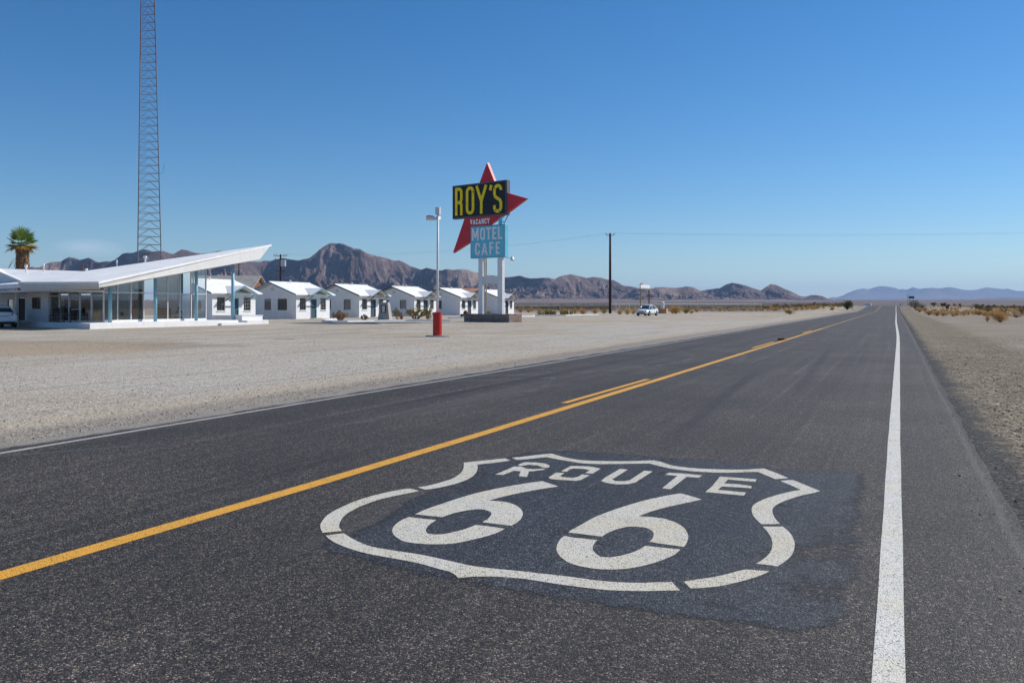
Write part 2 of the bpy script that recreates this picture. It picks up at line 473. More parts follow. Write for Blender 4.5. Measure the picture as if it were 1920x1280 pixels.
    c = n.mix(n.math('MULTIPLY', n.rng(x, -13, -9), n.rng(r, 110, 170)), c, (0.30, 0.245, 0.185))
    # right side: old tar shoulder, brown grit, pale track, open desert
    tar = n.mix(1.0, (0.072, 0.070, 0.068), n.ramp(sp, [(0.1, (0.45,) * 3), (0.5, (0.9,) * 3), (0.8, (1.5,) * 3), (0.97, (3.2,) * 3)]), 'MULTIPLY')
    grit = n.ramp(n.noise(0.4, 6, 0.65), [(0.3, (0.175, 0.142, 0.100)), (0.7, (0.25, 0.205, 0.150))])
    grit = n.mix(1.0, grit, n.ramp(sp, [(0.05, (0.35,) * 3), (0.45, (0.85,) * 3), (0.75, (1.3,) * 3), (0.98, (2.2,) * 3)]), 'MULTIPLY')
    cs = n.gray(n.voro(16, 'Color'))
    grit = n.mix(1.0, grit, n.ramp(cs, [(0.05, (0.55,) * 3), (0.5, (0.95,) * 3), (0.95, (1.6,) * 3)]), 'MULTIPLY')
    sand = n.ramp(n.noise(0.16, 7, 0.66), [(0.30, (0.235, 0.185, 0.135)), (0.5, (0.29, 0.24, 0.185)), (0.70, (0.36, 0.31, 0.25))])
    sand = n.mix(1.0, sand, spk, 'MULTIPLY')
    c = n.mix(n.rng(x, -3.9, -4.1, 1, 0), c, tar)
    c = n.mix(n.rng(xw, 0.80, 1.25), c, grit)
    c = n.mix(n.rng(xw, 3.0, 4.4), c, sand)
    # beyond the forecourt: browner open desert with dark varnish
    far = n.math('ADD', n.math('SUBTRACT', r, n.math('MULTIPLY', n.rng(n.math('DIVIDE', x, n.math('MAXIMUM', y, 1.0)), -0.12, -0.05), 90)), n.math('MULTIPLY', n.math('SUBTRACT', n.noise(0.03, 5), 0.5), 60))
    des = n.ramp(n.noise(0.03, 8, 0.7), [(0.3, (0.17, 0.125, 0.088)), (0.55, (0.235, 0.18, 0.135)), (0.75, (0.31, 0.255, 0.20))])
    c = n.mix(n.rng(far, 150, 230), c, des)
    c = n.mix(n.rng(far, 250, 420), c, n.ramp(n.noise(0.02, 7, 0.7), [(0.35, (0.085, 0.068, 0.045)), (0.65, (0.15, 0.115, 0.08))]))
    vf = n.ramp(n.noise(0.0011, 7, 0.65), [(0.35, (0.125, 0.092, 0.074)), (0.6, (0.165, 0.125, 0.105)), (0.8, (0.21, 0.165, 0.14))])
    lr = n.rng(n.math('DIVIDE', x, n.math('MAXIMUM', y, 1.0)), -0.12, -0.05)
    c = n.mix(n.rng(n.math('ADD', r, n.math('MULTIPLY', lr, 1900)), 2900, 3700), c, vf)
    hh = n.math('ADD', n.math('MULTIPLY', n.voro(30, 'Distance'), -0.6), n.math('MULTIPLY', n.noise(6, 6, 0.7), 0.9))
    hh = n.math('ADD', hh, n.math('MULTIPLY', n.voro(75, 'Distance'), -0.25))
    hh = n.math('ADD', hh, n.math('MULTIPLY', n.voro(14, 'Distance'), -0.55))
    nm = n.bump(hh, 0.9, 0.022)
    return n.done(n.bsdf(c, 0.95, 0.12, 0, nm))
def make_mountain(name, dark, mid, pale, sc=1.0):
    n = NT(name)
    geo = n.n.new('ShaderNodeNewGeometry')
    nz = n.xyz(geo.outputs['Normal'])[2]
    f = n.noise(0.004 * sc, 8, 0.68, dist=0.4)
    c = n.ramp(f, [(0.32, dark), (0.52, mid), (0.70, pale)])
    rock = n.noise(0.03 * sc, 6, 0.75)
    c = n.mix(1.0, c, n.ramp(rock, [(0.3, (0.62,) * 3), (0.7, (1.4,) * 3)]), 'MULTIPLY')
    # alluvial fans at the foot are smooth and a little paler
    c = n.mix(n.rng(nz, 0.965, 0.995, 0, 0.7), c, tuple(0.5 * (a + b) for a, b in zip(mid, pale)))
    nm = n.bump(n.noise(0.02 * sc, 8, 0.72), 1.0, 22)
    return n.done(n.bsdf(c, 0.95, 0.05, 0, nm))
def make_glass(name, tint=(0.93, 0.96, 0.95), refl=0.04):
    n = NT(name)
    fr = n.n.new('ShaderNodeFresnel'); fr.inputs['IOR'].default_value = 1.5
    f = n.math('ADD', n.math('MULTIPLY', fr.outputs[0], 0.95), refl, clamp=True)
    t = n.n.new('ShaderNodeBsdfTransparent'); t.inputs[0].default_value = (*tint, 1)
    g = n.n.new('ShaderNodeBsdfGlossy'); g.inputs['Roughness'].default_value = 0.01
    n.l.new(n.bump(n.noise(0.7, 2), 0.05, 0.02), g.inputs['Normal'])
    m = n.n.new('ShaderNodeMixShader')
    n.l.new(f, m.inputs[0]); n.l.new(t.outputs[0], m.inputs[1]); n.l.new(g.outputs[0], m.inputs[2])
    return n.done(m.outputs[0])
def make_leaf(name, c1, c2, c3=None, sc=3.0):
    n = NT(name)
    oi = n.n.new('ShaderNodeObjectInfo')
    f = n.noise(sc, 4, 0.7)
    c = n.mix(n.rng(f, 0.35, 0.65), c1, c2)
    if c3: c = n.mix(n.rng(n.noise(sc * 2.3, 3), 0.52, 0.62), c, c3)
    c = n.mix(n.math('MULTIPLY', oi.outputs['Random'], 0.5), c, tuple(0.7 * a for a in c2))
    b = n.bsdf(c, 0.85, 0.12)
    t = n.n.new('ShaderNodeBsdfTranslucent'); n.l.new(c, t.inputs[0])
    m = n.n.new('ShaderNodeMixShader'); m.inputs[0].default_value = 0.25
    n.l.new(b, m.inputs[1]); n.l.new(t.outputs[0], m.inputs[2])
    return n.done(m.outputs[0])
def make_chainlink():
    n = NT('chain_link')
    x, y, z = n.xyz(n.co.outputs['Object'])
    def wires(sign):
        a = n.math('ADD', x, n.math('MULTIPLY', z, sign))
        a = n.math('FRACT', n.math('MULTIPLY', a, 9.0))
        return n.math('LESS_THAN', a, 0.10)
    w = n.math('MAXIMUM', wires(1.0), wires(-1.0))
    b = n.bsdf((0.34, 0.34, 0.33), 0.5, 0.4, 0.3)
    t = n.n.new('ShaderNodeBsdfTransparent'); m = n.n.new('ShaderNodeMixShader')
    n.l.new(w, m.inputs[0]); n.l.new(t.outputs[0], m.inputs[1]); n.l.new(b, m.inputs[2])
    return n.done(m.outputs[0])
def make_brickwall():
    n = NT('stained_brick')
    b = n.n.new('ShaderNodeTexBrick'); n.l.new(n.mapping((1, 1, 1), rot=(R(90), 0, 0)), b.inputs['Vector'])
    b.inputs['Color1'].default_value = (0.27, 0.085, 0.06, 1); b.inputs['Color2'].default_value = (0.24, 0.215, 0.19, 1)
    b.inputs['Mortar'].default_value = (0.17, 0.155, 0.14, 1); b.inputs['Scale'].default_value = 1.0
    b.inputs['Brick Width'].default_value = 0.55; b.inputs['Row Height'].default_value = 0.14; b.inputs['Mortar Size'].default_value = 0.012
    b.inputs['Bias'].default_value = -0.05
    c = n.mix(n.rng(n.noise(1.0, 5, 0.7, n.mapping((1.1, 1.1, 5))), 0.46, 0.58, 0, 0.85), b.outputs['Color'], (0.27, 0.25, 0.22))
    return n.done(n.bsdf(c, 0.9, 0.15, 0, n.bump(b.outputs['Fac'], -0.5, 0.01)))
M = {}
M['asphalt'] = make_asphalt()
M['blue_paint'] = make_patch_paint()
M['white_line'] = make_paint('white_line_paint', (0.72, 0.695, 0.63), 0.5)
M['shield_paint'] = make_paint('shield_paint', (0.66, 0.62, 0.53), 0.45)
M['thin_white'] = make_paint('thin_white_paint', (0.46, 0.45, 0.43), 1.0)
M['yellow_faded'] = make_paint('faded_yellow_paint', (0.46, 0.27, 0.085), 1.6, (0.09, 0.075, 0.055))
M['yellow_line'] = make_paint('yellow_line_paint', (0.80, 0.40, 0.045), 0.75, (0.12, 0.08, 0.035))
M['ground'] = make_ground()
M['range'] = make_mountain('mountain_rock', (0.078, 0.057, 0.064), (0.175, 0.128, 0.120), (0.40, 0.305, 0.255))
M['far_range'] = make_mountain('far_mountain_rock', (0.10, 0.08, 0.07), (0.16, 0.13, 0.115), (0.22, 0.18, 0.16), 0.3)
M['wall'] = simple('white_stucco', (0.78, 0.785, 0.79), 0.85, 0.2, 0.03, 1.2, 0.25, 60, dirt=(0.48, 0.44, 0.38), dirtamt=0.34, streak=(0.62, 0.6, 0.56))
M['block'] = simple('white_block', (0.76, 0.76, 0.76), 0.85, 0.2, 0.04, 1.0, 0.3, 30, dirt=(0.5, 0.46, 0.4), dirtamt=0.35, streak=(0.6, 0.57, 0.52))
M['roof'] = simple('white_roofing', (0.80, 0.80, 0.79), 0.8, 0.25, 0.05, 0.8, 0.15, 30, dirt=(0.42, 0.41, 0.39), dirtamt=0.35)
M['fascia'] = simple('fascia_paint', (0.60, 0.595, 0.58), 0.7, 0.3, 0.04, 0.7, 0.1, 20, dirt=(0.42, 0.38, 0.34), dirtamt=0.3, streak=(0.44, 0.42, 0.39))
M['soffit'] = simple('soffit_paint', (0.62, 0.61, 0.57), 0.8, 0.2, 0.04, 0.9)
M['trim_blue'] = simple('blue_trim', (0.13, 0.30, 0.37), 0.6, 0.3, 0.12, 4)
M['trim_dark'] = simple('dark_trim', (0.045, 0.06, 0.075), 0.6, 0.3, 0.15, 4)
M['column'] = simple('blue_column_paint', (0.20, 0.42, 0.54), 0.45, 0.4, 0.06, 3)
M['door'] = simple('door_blue', (0.055, 0.085, 0.115), 0.6, 0.3, 0.1, 3)
M['door_dark'] = simple('dark_door', (0.03, 0.03, 0.04), 0.6, 0.3, 0.1, 3)
M['metal_white'] = simple('white_metal', (0.74, 0.745, 0.75), 0.45, 0.4, 0.05, 3, dirt=(0.4, 0.33, 0.26), dirtamt=0.25)
M['alu'] = simple('window_metal', (0.60, 0.61, 0.62), 0.4, 0.5, 0.05, 5)
M['win_frame'] = simple('window_frame_grey', (0.33, 0.345, 0.35), 0.5, 0.4, 0.08, 5)
M['glass'] = make_glass('pane_glass', (0.93, 0.96, 0.95), 0.13)
M['glass_dim'] = make_glass('cabin_glass', (0.62, 0.60, 0.53), 0.05)
M['interior'] = simple('interior_plaster', (0.72, 0.71, 0.67), 0.9, 0.1, 0.05, 1)
M['brown'] = simple('brown_panel', (0.13, 0.075, 0.045), 0.7, 0.2, 0.2, 3)
M['rust_red'] = simple('red_brown_panel', (0.26, 0.10, 0.06), 0.8, 0.2, 0.2, 2)
M['blue_wall'] = simple('blue_interior', (0.10, 0.26, 0.33), 0.8, 0.2, 0.1, 2)
M['floor'] = simple('concrete_floor', (0.42, 0.41, 0.38), 0.85, 0.2, 0.08, 1)
M['lattice'] = simple('galvanised_steel', (0.15, 0.155, 0.165), 0.55, 0.4, 0.15, 1)
M['lattice_red'] = simple('aviation_red_steel', (0.17, 0.075, 0.07), 0.6, 0.3, 0.2, 1)
M['wood_pole'] = simple('creosoted_wood', (0.060, 0.032, 0.026), 0.9, 0.1, 0.25, 3)
M['wood_pale'] = simple('weathered_wood', (0.34, 0.27, 0.20), 0.9, 0.1, 0.2, 3)
M['wood_red'] = simple('rusty_post', (0.20, 0.085, 0.05), 0.9, 0.1, 0.2, 3)
M['wire'] = simple('wire_metal', (0.12, 0.12, 0.13), 0.6, 0.3, 0.05, 1)
M['drum_red'] = simple('red_drum_paint', (0.55, 0.022, 0.018), 0.5, 0.35, 0.12, 3, dirt=(0.25, 0.05, 0.04), dirtamt=0.4, streak=(0.33, 0.06, 0.045))
M['concrete'] = simple('concrete', (0.40, 0.385, 0.35), 0.9, 0.15, 0.1, 3, 0.3, 40, dirt=(0.26, 0.24, 0.2), dirtamt=0.4, streak=(0.3, 0.28, 0.25))
M['curb'] = simple('white_curb', (0.72, 0.72, 0.71), 0.85, 0.2, 0.06, 2, 0.2, 30, dirt=(0.45, 0.4, 0.34), dirtamt=0.4)
M['sign_black'] = simple('sign_navy', (0.010, 0.014, 0.020), 0.45, 0.3, 0.3, 2, dirt=(0.035, 0.04, 0.048), dirtamt=0.6)
M['sign_edge'] = simple('sign_grey_edge', (0.16, 0.17, 0.19), 0.5, 0.3, 0.15, 2)
M['sign_teal'] = simple('sign_teal', (0.15, 0.57, 0.74), 0.5, 0.35, 0.07, 1.5, dirt=(0.12, 0.42, 0.54), dirtamt=0.4, streak=(0.2, 0.42, 0.48))
M['sign_red'] = simple('sign_red', (0.56, 0.024, 0.042), 0.5, 0.35, 0.10, 1.2, dirt=(0.36, 0.035, 0.045), dirtamt=0.5, streak=(0.3, 0.05, 0.045))
M['sign_yellow'] = simple('sign_yellow', (0.88, 0.66, 0.012), 0.5, 0.35, 0.08, 3, dirt=(0.40, 0.28, 0.02), dirtamt=0.4)
M['sign_white'] = simple('sign_letter_white', (0.82, 0.83, 0.84), 0.5, 0.35, 0.06, 3, dirt=(0.45, 0.46, 0.48), dirtamt=0.35)
M['sign_post'] = simple('sign_post_white', (0.74, 0.74, 0.74), 0.6, 0.3, 0.05, 1.5, dirt=(0.5, 0.46, 0.4), dirtamt=0.3, streak=(0.55, 0.47, 0.38))
M['tan_pipe'] = simple('tan_conduit', (0.42, 0.33, 0.20), 0.6, 0.3, 0.2, 2)
M['brick'] = make_brickwall()
M['gold_bush'] = make_leaf('golden_brush', (0.56, 0.33, 0.11), (0.68, 0.44, 0.17), (0.34, 0.19, 0.07))
M['gold_green'] = make_leaf('yellow_green_brush', (0.46, 0.34, 0.075), (0.34, 0.29, 0.08), (0.55, 0.36, 0.11))
M['creosote'] = make_leaf('creosote_leaf', (0.13, 0.105, 0.05), (0.18, 0.14, 0.07), (0.16, 0.10, 0.06))
M['twig'] = make_leaf('grey_twig', (0.10, 0.08, 0.065), (0.15, 0.12, 0.10))
M['cactus'] = make_leaf('cactus_stem', (0.36, 0.30, 0.14), (0.46, 0.38, 0.20), (0.25, 0.17, 0.10), 6)
M['cactus_dry'] = make_leaf('dry_cactus', (0.44, 0.30, 0.19), (0.54, 0.38, 0.25), (0.26, 0.17, 0.12), 6)
M['green_bush'] = make_leaf('green_bush_leaf', (0.10, 0.115, 0.03), (0.17, 0.165, 0.045), (0.13, 0.10, 0.04))
M['palm_green'] = make_leaf('palm_green', (0.13, 0.22, 0.035), (0.23, 0.30, 0.06), None, 1.5)
M['palm_gold'] = make_leaf('palm_dry_gold', (0.42, 0.27, 0.06), (0.36, 0.19, 0.05), (0.25, 0.22, 0.05), 2)
M['palm_skirt'] = make_leaf('palm_skirt', (0.30, 0.185, 0.11), (0.38, 0.25, 0.16), (0.15, 0.09, 0.055), 2.5)
M['car_white'] = simple('car_white_paint', (0.86, 0.87, 0.88), 0.22, 0.5, 0.01, 1)
M['car_glass'] = simple('car_glass', (0.018, 0.025, 0.032), 0.08, 0.6, 0.05, 1)
M['rubber'] = simple('rubber', (0.022, 0.022, 0.023), 0.8, 0.2, 0.1, 8)
M['rim'] = simple('alloy', (0.38, 0.39, 0.40), 0.35, 0.5, 0.05, 5, metal=0.6)
M['trim_black'] = simple('black_plastic', (0.02, 0.02, 0.022), 0.5, 0.3, 0.1, 5)
M['lamp_clear'] = simple('headlamp', (0.55, 0.58, 0.60), 0.15, 0.6, 0.05, 5)
M['lamp_red'] = simple('tail_lamp', (0.42, 0.02, 0.02), 0.2, 0.5, 0.1, 5)
M['plate'] = simple('number_plate', (0.6, 0.6, 0.58), 0.5, 0.3, 0.05, 5)
M['terracotta'] = simple('terracotta_roof', (0.42, 0.22, 0.15), 0.85, 0.2, 0.12, 1)
M['grey_roof'] = simple('grey_roof', (0.36, 0.34, 0.31), 0.85, 0.2, 0.12, 1)
M['ruin'] = simple('rusted_boards', (0.20, 0.085, 0.045), 0.9, 0.1, 0.4, 2, dirt=(0.42, 0.33, 0.26), dirtamt=0.8)
M['cream'] = simple('cream_wall', (0.50, 0.45, 0.37), 0.9, 0.1, 0.1, 1)
M['stone'] = simple('gravel_stone', (0.34, 0.30, 0.25), 0.9, 0.15, 0.3, 4)
M['stone_dark'] = simple('grey_gravel_stone', (0.17, 0.15, 0.13), 0.9, 0.15, 0.45, 4)
M['red_rock'] = simple('red_rock', (0.20, 0.085, 0.065), 0.9, 0.15, 0.25, 3, 0.5, 12)
M['orange'] = simple('orange_base', (0.62, 0.33, 0.16), 0.8, 0.2, 0.1, 2)
M['brown_sign'] = simple('brown_sign_face', (0.10, 0.085, 0.085), 0.5, 0.3, 0.1, 1)
MARK = {
 'outline': [[[-3.496,5.758],[-3.468,5.771],[-3.36,5.721],[-3.397,5.615],[-3.453,5.467],[-3.484,5.334],[-3.492,5.181],[-3.479,5.045],[-3.457,4.918],[-3.415,4.796],[-3.35,4.671],[-3.289,4.579],[-3.214,4.507],[-3.3,4.421],[-3.362,4.484],[-3.436,4.577],[-3.486,4.667],[-3.54,4.779],[-3.577,4.905],[-3.6,5.055],[-3.616,5.228],[-3.602,5.424],[-3.559,5.606]],[[-3.445,5.835],[-3.348,5.783],[-3.302,5.838],[-3.267,5.925],[-3.227,6.074],[-3.219,6.22],[-3.237,6.389],[-3.295,6.581],[-3.367,6.745],[-3.442,6.889],[-3.328,7.04],[-3.249,7.191],[-3.341,7.273],[-3.468,7.104],[-3.597,6.919],[-3.507,6.749],[-3.426,6.57],[-3.376,6.403],[-3.351,6.248],[-3.363,6.098],[-3.378,5.993],[-3.409,5.888]],[[-3.301,7.329],[-3.213,7.245],[-3.123,7.334],[-3.02,7.494],[-2.896,7.436],[-2.778,7.388],[-2.727,7.375],[-2.615,7.332],[-2.462,7.351],[-2.299,7.432],[-2.139,7.521],[-2.042,7.576],[-1.949,7.502],[-1.807,7.414],[-1.681,7.378],[-1.552,7.372],[-1.497,7.384],[-1.387,7.401],[-1.258,7.466],[-1.157,7.537],[-1.084,7.576],[-0.909,7.318],[-0.813,7.405],[-0.911,7.559],[-1.059,7.757],[-1.125,7.704],[-1.201,7.637],[-1.333,7.577],[-1.47,7.538],[-1.582,7.515],[-1.713,7.523],[-1.844,7.567],[-1.945,7.68],[-2.043,7.745],[-2.097,7.71],[-2.228,7.614],[-2.396,7.538],[-2.57,7.482],[-2.702,7.485],[-2.779,7.515],[-2.88,7.569],[-3.044,7.692],[-3.147,7.554],[-3.228,7.42]],[[-0.865,7.265],[-0.775,7.349],[-0.637,7.144],[-0.533,6.988],[-0.585,6.881],[-0.648,6.778],[-0.705,6.643],[-0.759,6.49],[-0.789,6.353],[-0.794,6.231],[-0.776,6.104],[-0.74,5.96],[-0.695,5.833],[-0.75,5.8],[-0.806,5.779],[-0.849,5.872],[-0.896,6.009],[-0.93,6.181],[-0.936,6.309],[-0.916,6.431],[-0.885,6.55],[-0.831,6.695],[-0.753,6.856],[-0.677,6.98],[-0.754,7.105]],[[-0.789,5.717],[-0.671,5.77],[-0.627,5.679],[-0.585,5.545],[-0.559,5.411],[-0.546,5.264],[-0.547,5.118],[-0.566,4.992],[-0.595,4.879],[-0.652,4.883],[-0.709,4.881],[-0.686,4.972],[-0.669,5.092],[-0.668,5.224],[-0.682,5.356],[-0.709,5.489],[-0.751,5.623]],[[-0.75,4.748],[-0.696,4.764],[-0.622,4.772],[-0.664,4.661],[-0.731,4.541],[-0.812,4.424],[-0.884,4.359],[-0.95,4.318],[-1.007,4.411],[-0.943,4.481],[-0.886,4.542],[-0.83,4.616],[-0.787,4.691]],[[-3.242,4.374],[-3.209,4.423],[-3.172,4.465],[-3.064,4.393],[-2.942,4.323],[-2.848,4.288],[-2.746,4.274],[-2.629,4.271],[-2.515,4.268],[-2.42,4.254],[-2.337,4.239],[-2.241,4.218],[-2.126,4.197],[-2.007,4.203],[-1.875,4.22],[-1.724,4.232],[-1.569,4.243],[-1.532,4.243],[-1.421,4.242],[-1.318,4.26],[-1.22,4.292],[-1.128,4.343],[-1.061,4.381],[-0.992,4.266],[-1.065,4.23],[-1.155,4.182],[-1.248,4.145],[-1.344,4.118],[-1.448,4.11],[-1.519,4.107],[-1.598,4.105],[-1.713,4.111],[-1.789,4.112],[-1.861,4.1],[-1.964,4.073],[-2.058,4.023],[-2.101,3.98],[-2.149,4.029],[-2.202,4.061],[-2.243,4.067],[-2.328,4.093],[-2.428,4.12],[-2.546,4.135],[-2.638,4.142],[-2.757,4.152],[-2.864,4.174],[-2.989,4.217],[-3.098,4.269],[-3.184,4.326]]],
 'numeral_a': [[[-3.013,5.072],[-3.018,5.167],[-3.013,5.298],[-2.993,5.428],[-2.974,5.598],[-2.937,5.797],[-2.882,5.975],[-2.8,6.171],[-2.705,6.352],[-2.631,6.456],[-2.441,6.319],[-2.522,6.189],[-2.613,6.006],[-2.691,5.81],[-2.73,5.65],[-2.677,5.662],[-2.597,5.664],[-2.505,5.614],[-2.418,5.522],[-2.353,5.415],[-2.303,5.277],[-2.284,5.16],[-2.285,5.067],[-2.395,5.067],[-2.498,5.073],[-2.506,5.195],[-2.543,5.309],[-2.578,5.355],[-2.641,5.39],[-2.697,5.375],[-2.743,5.312],[-2.784,5.221],[-2.799,5.133],[-2.802,5.081]],[[-3.013,4.992],[-2.905,4.99],[-2.804,4.997],[-2.785,4.87],[-2.754,4.775],[-2.728,4.725],[-2.691,4.681],[-2.643,4.673],[-2.592,4.701],[-2.557,4.768],[-2.525,4.861],[-2.511,4.947],[-2.505,4.992],[-2.408,4.993],[-2.292,4.983],[-2.297,4.859],[-2.333,4.742],[-2.386,4.621],[-2.436,4.543],[-2.485,4.506],[-2.565,4.47],[-2.671,4.453],[-2.753,4.472],[-2.846,4.544],[-2.92,4.63],[-2.973,4.731],[-2.998,4.811],[-3.015,4.898]]],
 'numeral_b': [[[-1.886,5.057],[-1.893,5.118],[-1.882,5.239],[-1.864,5.494],[-1.817,5.718],[-1.759,5.928],[-1.675,6.159],[-1.575,6.36],[-1.499,6.469],[-1.44,6.434],[-1.309,6.329],[-1.326,6.298],[-1.367,6.217],[-1.468,6.025],[-1.544,5.852],[-1.599,5.649],[-1.518,5.665],[-1.425,5.662],[-1.327,5.591],[-1.248,5.48],[-1.196,5.354],[-1.169,5.249],[-1.152,5.129],[-1.149,5.045],[-1.252,5.053],[-1.365,5.064],[-1.368,5.152],[-1.386,5.252],[-1.418,5.324],[-1.472,5.379],[-1.538,5.379],[-1.589,5.353],[-1.631,5.272],[-1.659,5.163],[-1.666,5.059],[-1.784,5.064],[-1.873,5.064]],[[-1.884,4.986],[-1.836,4.966],[-1.751,4.971],[-1.666,4.974],[-1.657,4.886],[-1.642,4.816],[-1.618,4.752],[-1.581,4.696],[-1.538,4.651],[-1.489,4.659],[-1.439,4.717],[-1.402,4.791],[-1.378,4.875],[-1.365,4.974],[-1.252,4.976],[-1.156,4.982],[-1.164,4.855],[-1.206,4.718],[-1.267,4.59],[-1.336,4.501],[-1.413,4.447],[-1.502,4.426],[-1.582,4.436],[-1.649,4.46],[-1.69,4.493],[-1.76,4.572],[-1.819,4.676],[-1.859,4.795],[-1.882,4.912]]],
 'R': [[[-3.102,7.018],[-3.1,7.171],[-2.998,7.195],[-2.908,7.186],[-2.837,7.12],[-2.805,7.048],[-2.812,6.995],[-2.864,7.012],[-2.927,7.072],[-3.021,7.065],[-3.059,6.985]],[[-3.102,6.542],[-3.1,6.652],[-3.103,6.938],[-3.041,6.959],[-2.969,6.897],[-2.901,6.888],[-2.854,6.926],[-2.808,6.97],[-2.81,6.896],[-2.867,6.806],[-2.893,6.787],[-2.813,6.556],[-2.891,6.56],[-2.959,6.758],[-3.023,6.761],[-3.032,6.558]]],
 'O': [[[-2.643,6.906],[-2.649,7.129],[-2.649,7.163],[-2.597,7.193],[-2.478,7.213],[-2.368,7.161],[-2.358,6.914],[-2.427,6.915],[-2.429,7.051],[-2.496,7.087],[-2.584,7.071],[-2.603,7.022],[-2.59,6.905]],[[-2.643,6.612],[-2.661,6.834],[-2.588,6.851],[-2.579,6.716],[-2.541,6.679],[-2.482,6.681],[-2.445,6.692],[-2.426,6.754],[-2.431,6.85],[-2.358,6.846],[-2.361,6.635],[-2.387,6.58],[-2.431,6.575],[-2.526,6.561],[-2.602,6.562]]],
 'U': [[[-2.21,7.222],[-2.136,7.216],[-2.134,6.752],[-2.085,6.702],[-2.024,6.724],[-1.992,6.787],[-1.995,7.224],[-1.918,7.226],[-1.926,6.716],[-1.965,6.62],[-2.048,6.583],[-2.139,6.606],[-2.2,6.664],[-2.21,6.807]]],
 'T': [[[-1.778,7.225],[-1.65,7.242],[-1.494,7.229],[-1.496,7.119],[-1.598,7.112],[-1.604,6.583],[-1.674,6.589],[-1.678,7.121],[-1.786,7.128]]],
 'E': [[[-1.345,7.235],[-1.194,7.249],[-1.048,7.249],[-1.043,7.142],[-1.176,7.14],[-1.263,7.144],[-1.262,6.973],[-1.151,6.987],[-1.045,6.96],[-1.035,6.876],[-1.151,6.867],[-1.26,6.85],[-1.263,6.711],[-1.155,6.708],[-1.049,6.704],[-1.046,6.591],[-1.185,6.593],[-1.337,6.593],[-1.33,6.819]]],
 'patch': [[[-2.992,7.939],[-1.974,7.945],[-1.247,8.005],[-0.938,7.784],[-0.259,7.909],[-0.205,7.218],[-0.225,6.456],[-0.19,5.804],[-0.117,5.588],[-0.127,5.265],[-0.163,4.984],[-0.191,4.742],[-0.168,4.244],[-0.235,4.163],[-0.247,4.019],[-0.422,3.933],[-0.824,3.912],[-1.184,3.892],[-1.435,3.881],[-1.626,3.902],[-1.794,3.921],[-2.052,3.95],[-2.17,3.935],[-2.35,3.95],[-2.583,3.988],[-2.838,4.034],[-3.018,4.078],[-3.19,4.269],[-3.109,4.409],[-3.138,4.748],[-3.306,5.426],[-3.375,6.121],[-3.435,6.714],[-3.418,7.115],[-3.282,7.674]]],
 'yellow': [[[-4.361,2.501],[-4.343,3.019],[-4.264,5.608],[-4.227,8.524],[-4.195,15.658],[-4.097,33.988]]],
 'dash1': [[[-4.453,11.748],[-4.345,16.217]]],
 'dash2': [[[-4.436,30.208],[-4.278,35.488]]],
}
# ------------------------------------------------------------------ ground and road
def axis(spec):
    out = []
    for a, b, st in spec:
        n = max(1, int(round((b - a) / st)))
        out += [a + (b - a) * i / n for i in range(n)]
    out.append(spec[-1][1]); return out
YS = axis([(-26000, -3000, 4000), (-3000, -200, 400), (-200, -20, 30), (-20, 0, 4), (0, 12, 0.35), (12, 40, 0.7), (40, 110, 1.6), (110, 180, 3), (180, 430, 4), (430, 1000, 20), (1000, 3000, 60), (3000, 9600, 220), (9600, 30000, 2000)])
XS = axis([(-30000, -9000, 3000), (-9000, -2600, 400), (-2600, -600, 90), (-600, -130, 18), (-130, -60, 3), (-60, -25, 1.2), (-25, -8.8, 0.45), (-8.8, -8.45, 0.35), (-8.45, 0.72, 3.06), (0.72, 1.6, 0.22), (1.6, 12, 0.35), (12, 45, 1.2), (45, 200, 12), (200, 1000, 60), (1000, 9000, 500), (9000, 30000, 3000)])
X, Y = np.meshgrid(np.array(XS), np.array(YS), indexing='xy')
Z = ground_h(X, Y)
lotm = sm(-8.8, -11.0, X) * (1 - sm(-43.5, -41.5, -X) * 0)
micro = 0.030 * fbm(X * 0.55, Y * 0.55, 4) + 0.018 * fbm(X * 2.3, Y * 2.3, 3)
rr = np.sqrt(X ** 2 + Y ** 2)
mleft = sm(-8.9, -11.5, X) * (1 - sm(28, 40, rr))
mright = sm(1.0, 3.5, X)
desert = sm(120, 200, rr)
Z = Z + micro * np.maximum(mleft, mright * (1 - sm(60, 90, rr))) + desert * sm(14, 60, np.abs(X + 4)) * (0.35 * fbm(X / 23, Y / 23, 4) + 0.0 * X)
# the road stands a hand's breadth above the grit on its right
Z = Z - 0.05 * sm(0.9, 2.2, X) * (1 - sm(60, 200, X)) - 0.02 * sm(-8.8, -10, X) * (1 - sm(-60, -12, -X) * 0) * (X > -14)
ny, nx = X.shape
idx = np.arange(ny * nx).reshape(ny, nx)
F4 = np.stack([idx[:-1, :-1], idx[:-1, 1:], idx[1:, 1:], idx[1:, :-1]], -1).reshape(-1, 4)
ground = np_mesh('ground', np.stack([X, Y, Z], -1).reshape(-1, 3), F4, M['ground'], smooth=True)
tag(ground, kind='structure')

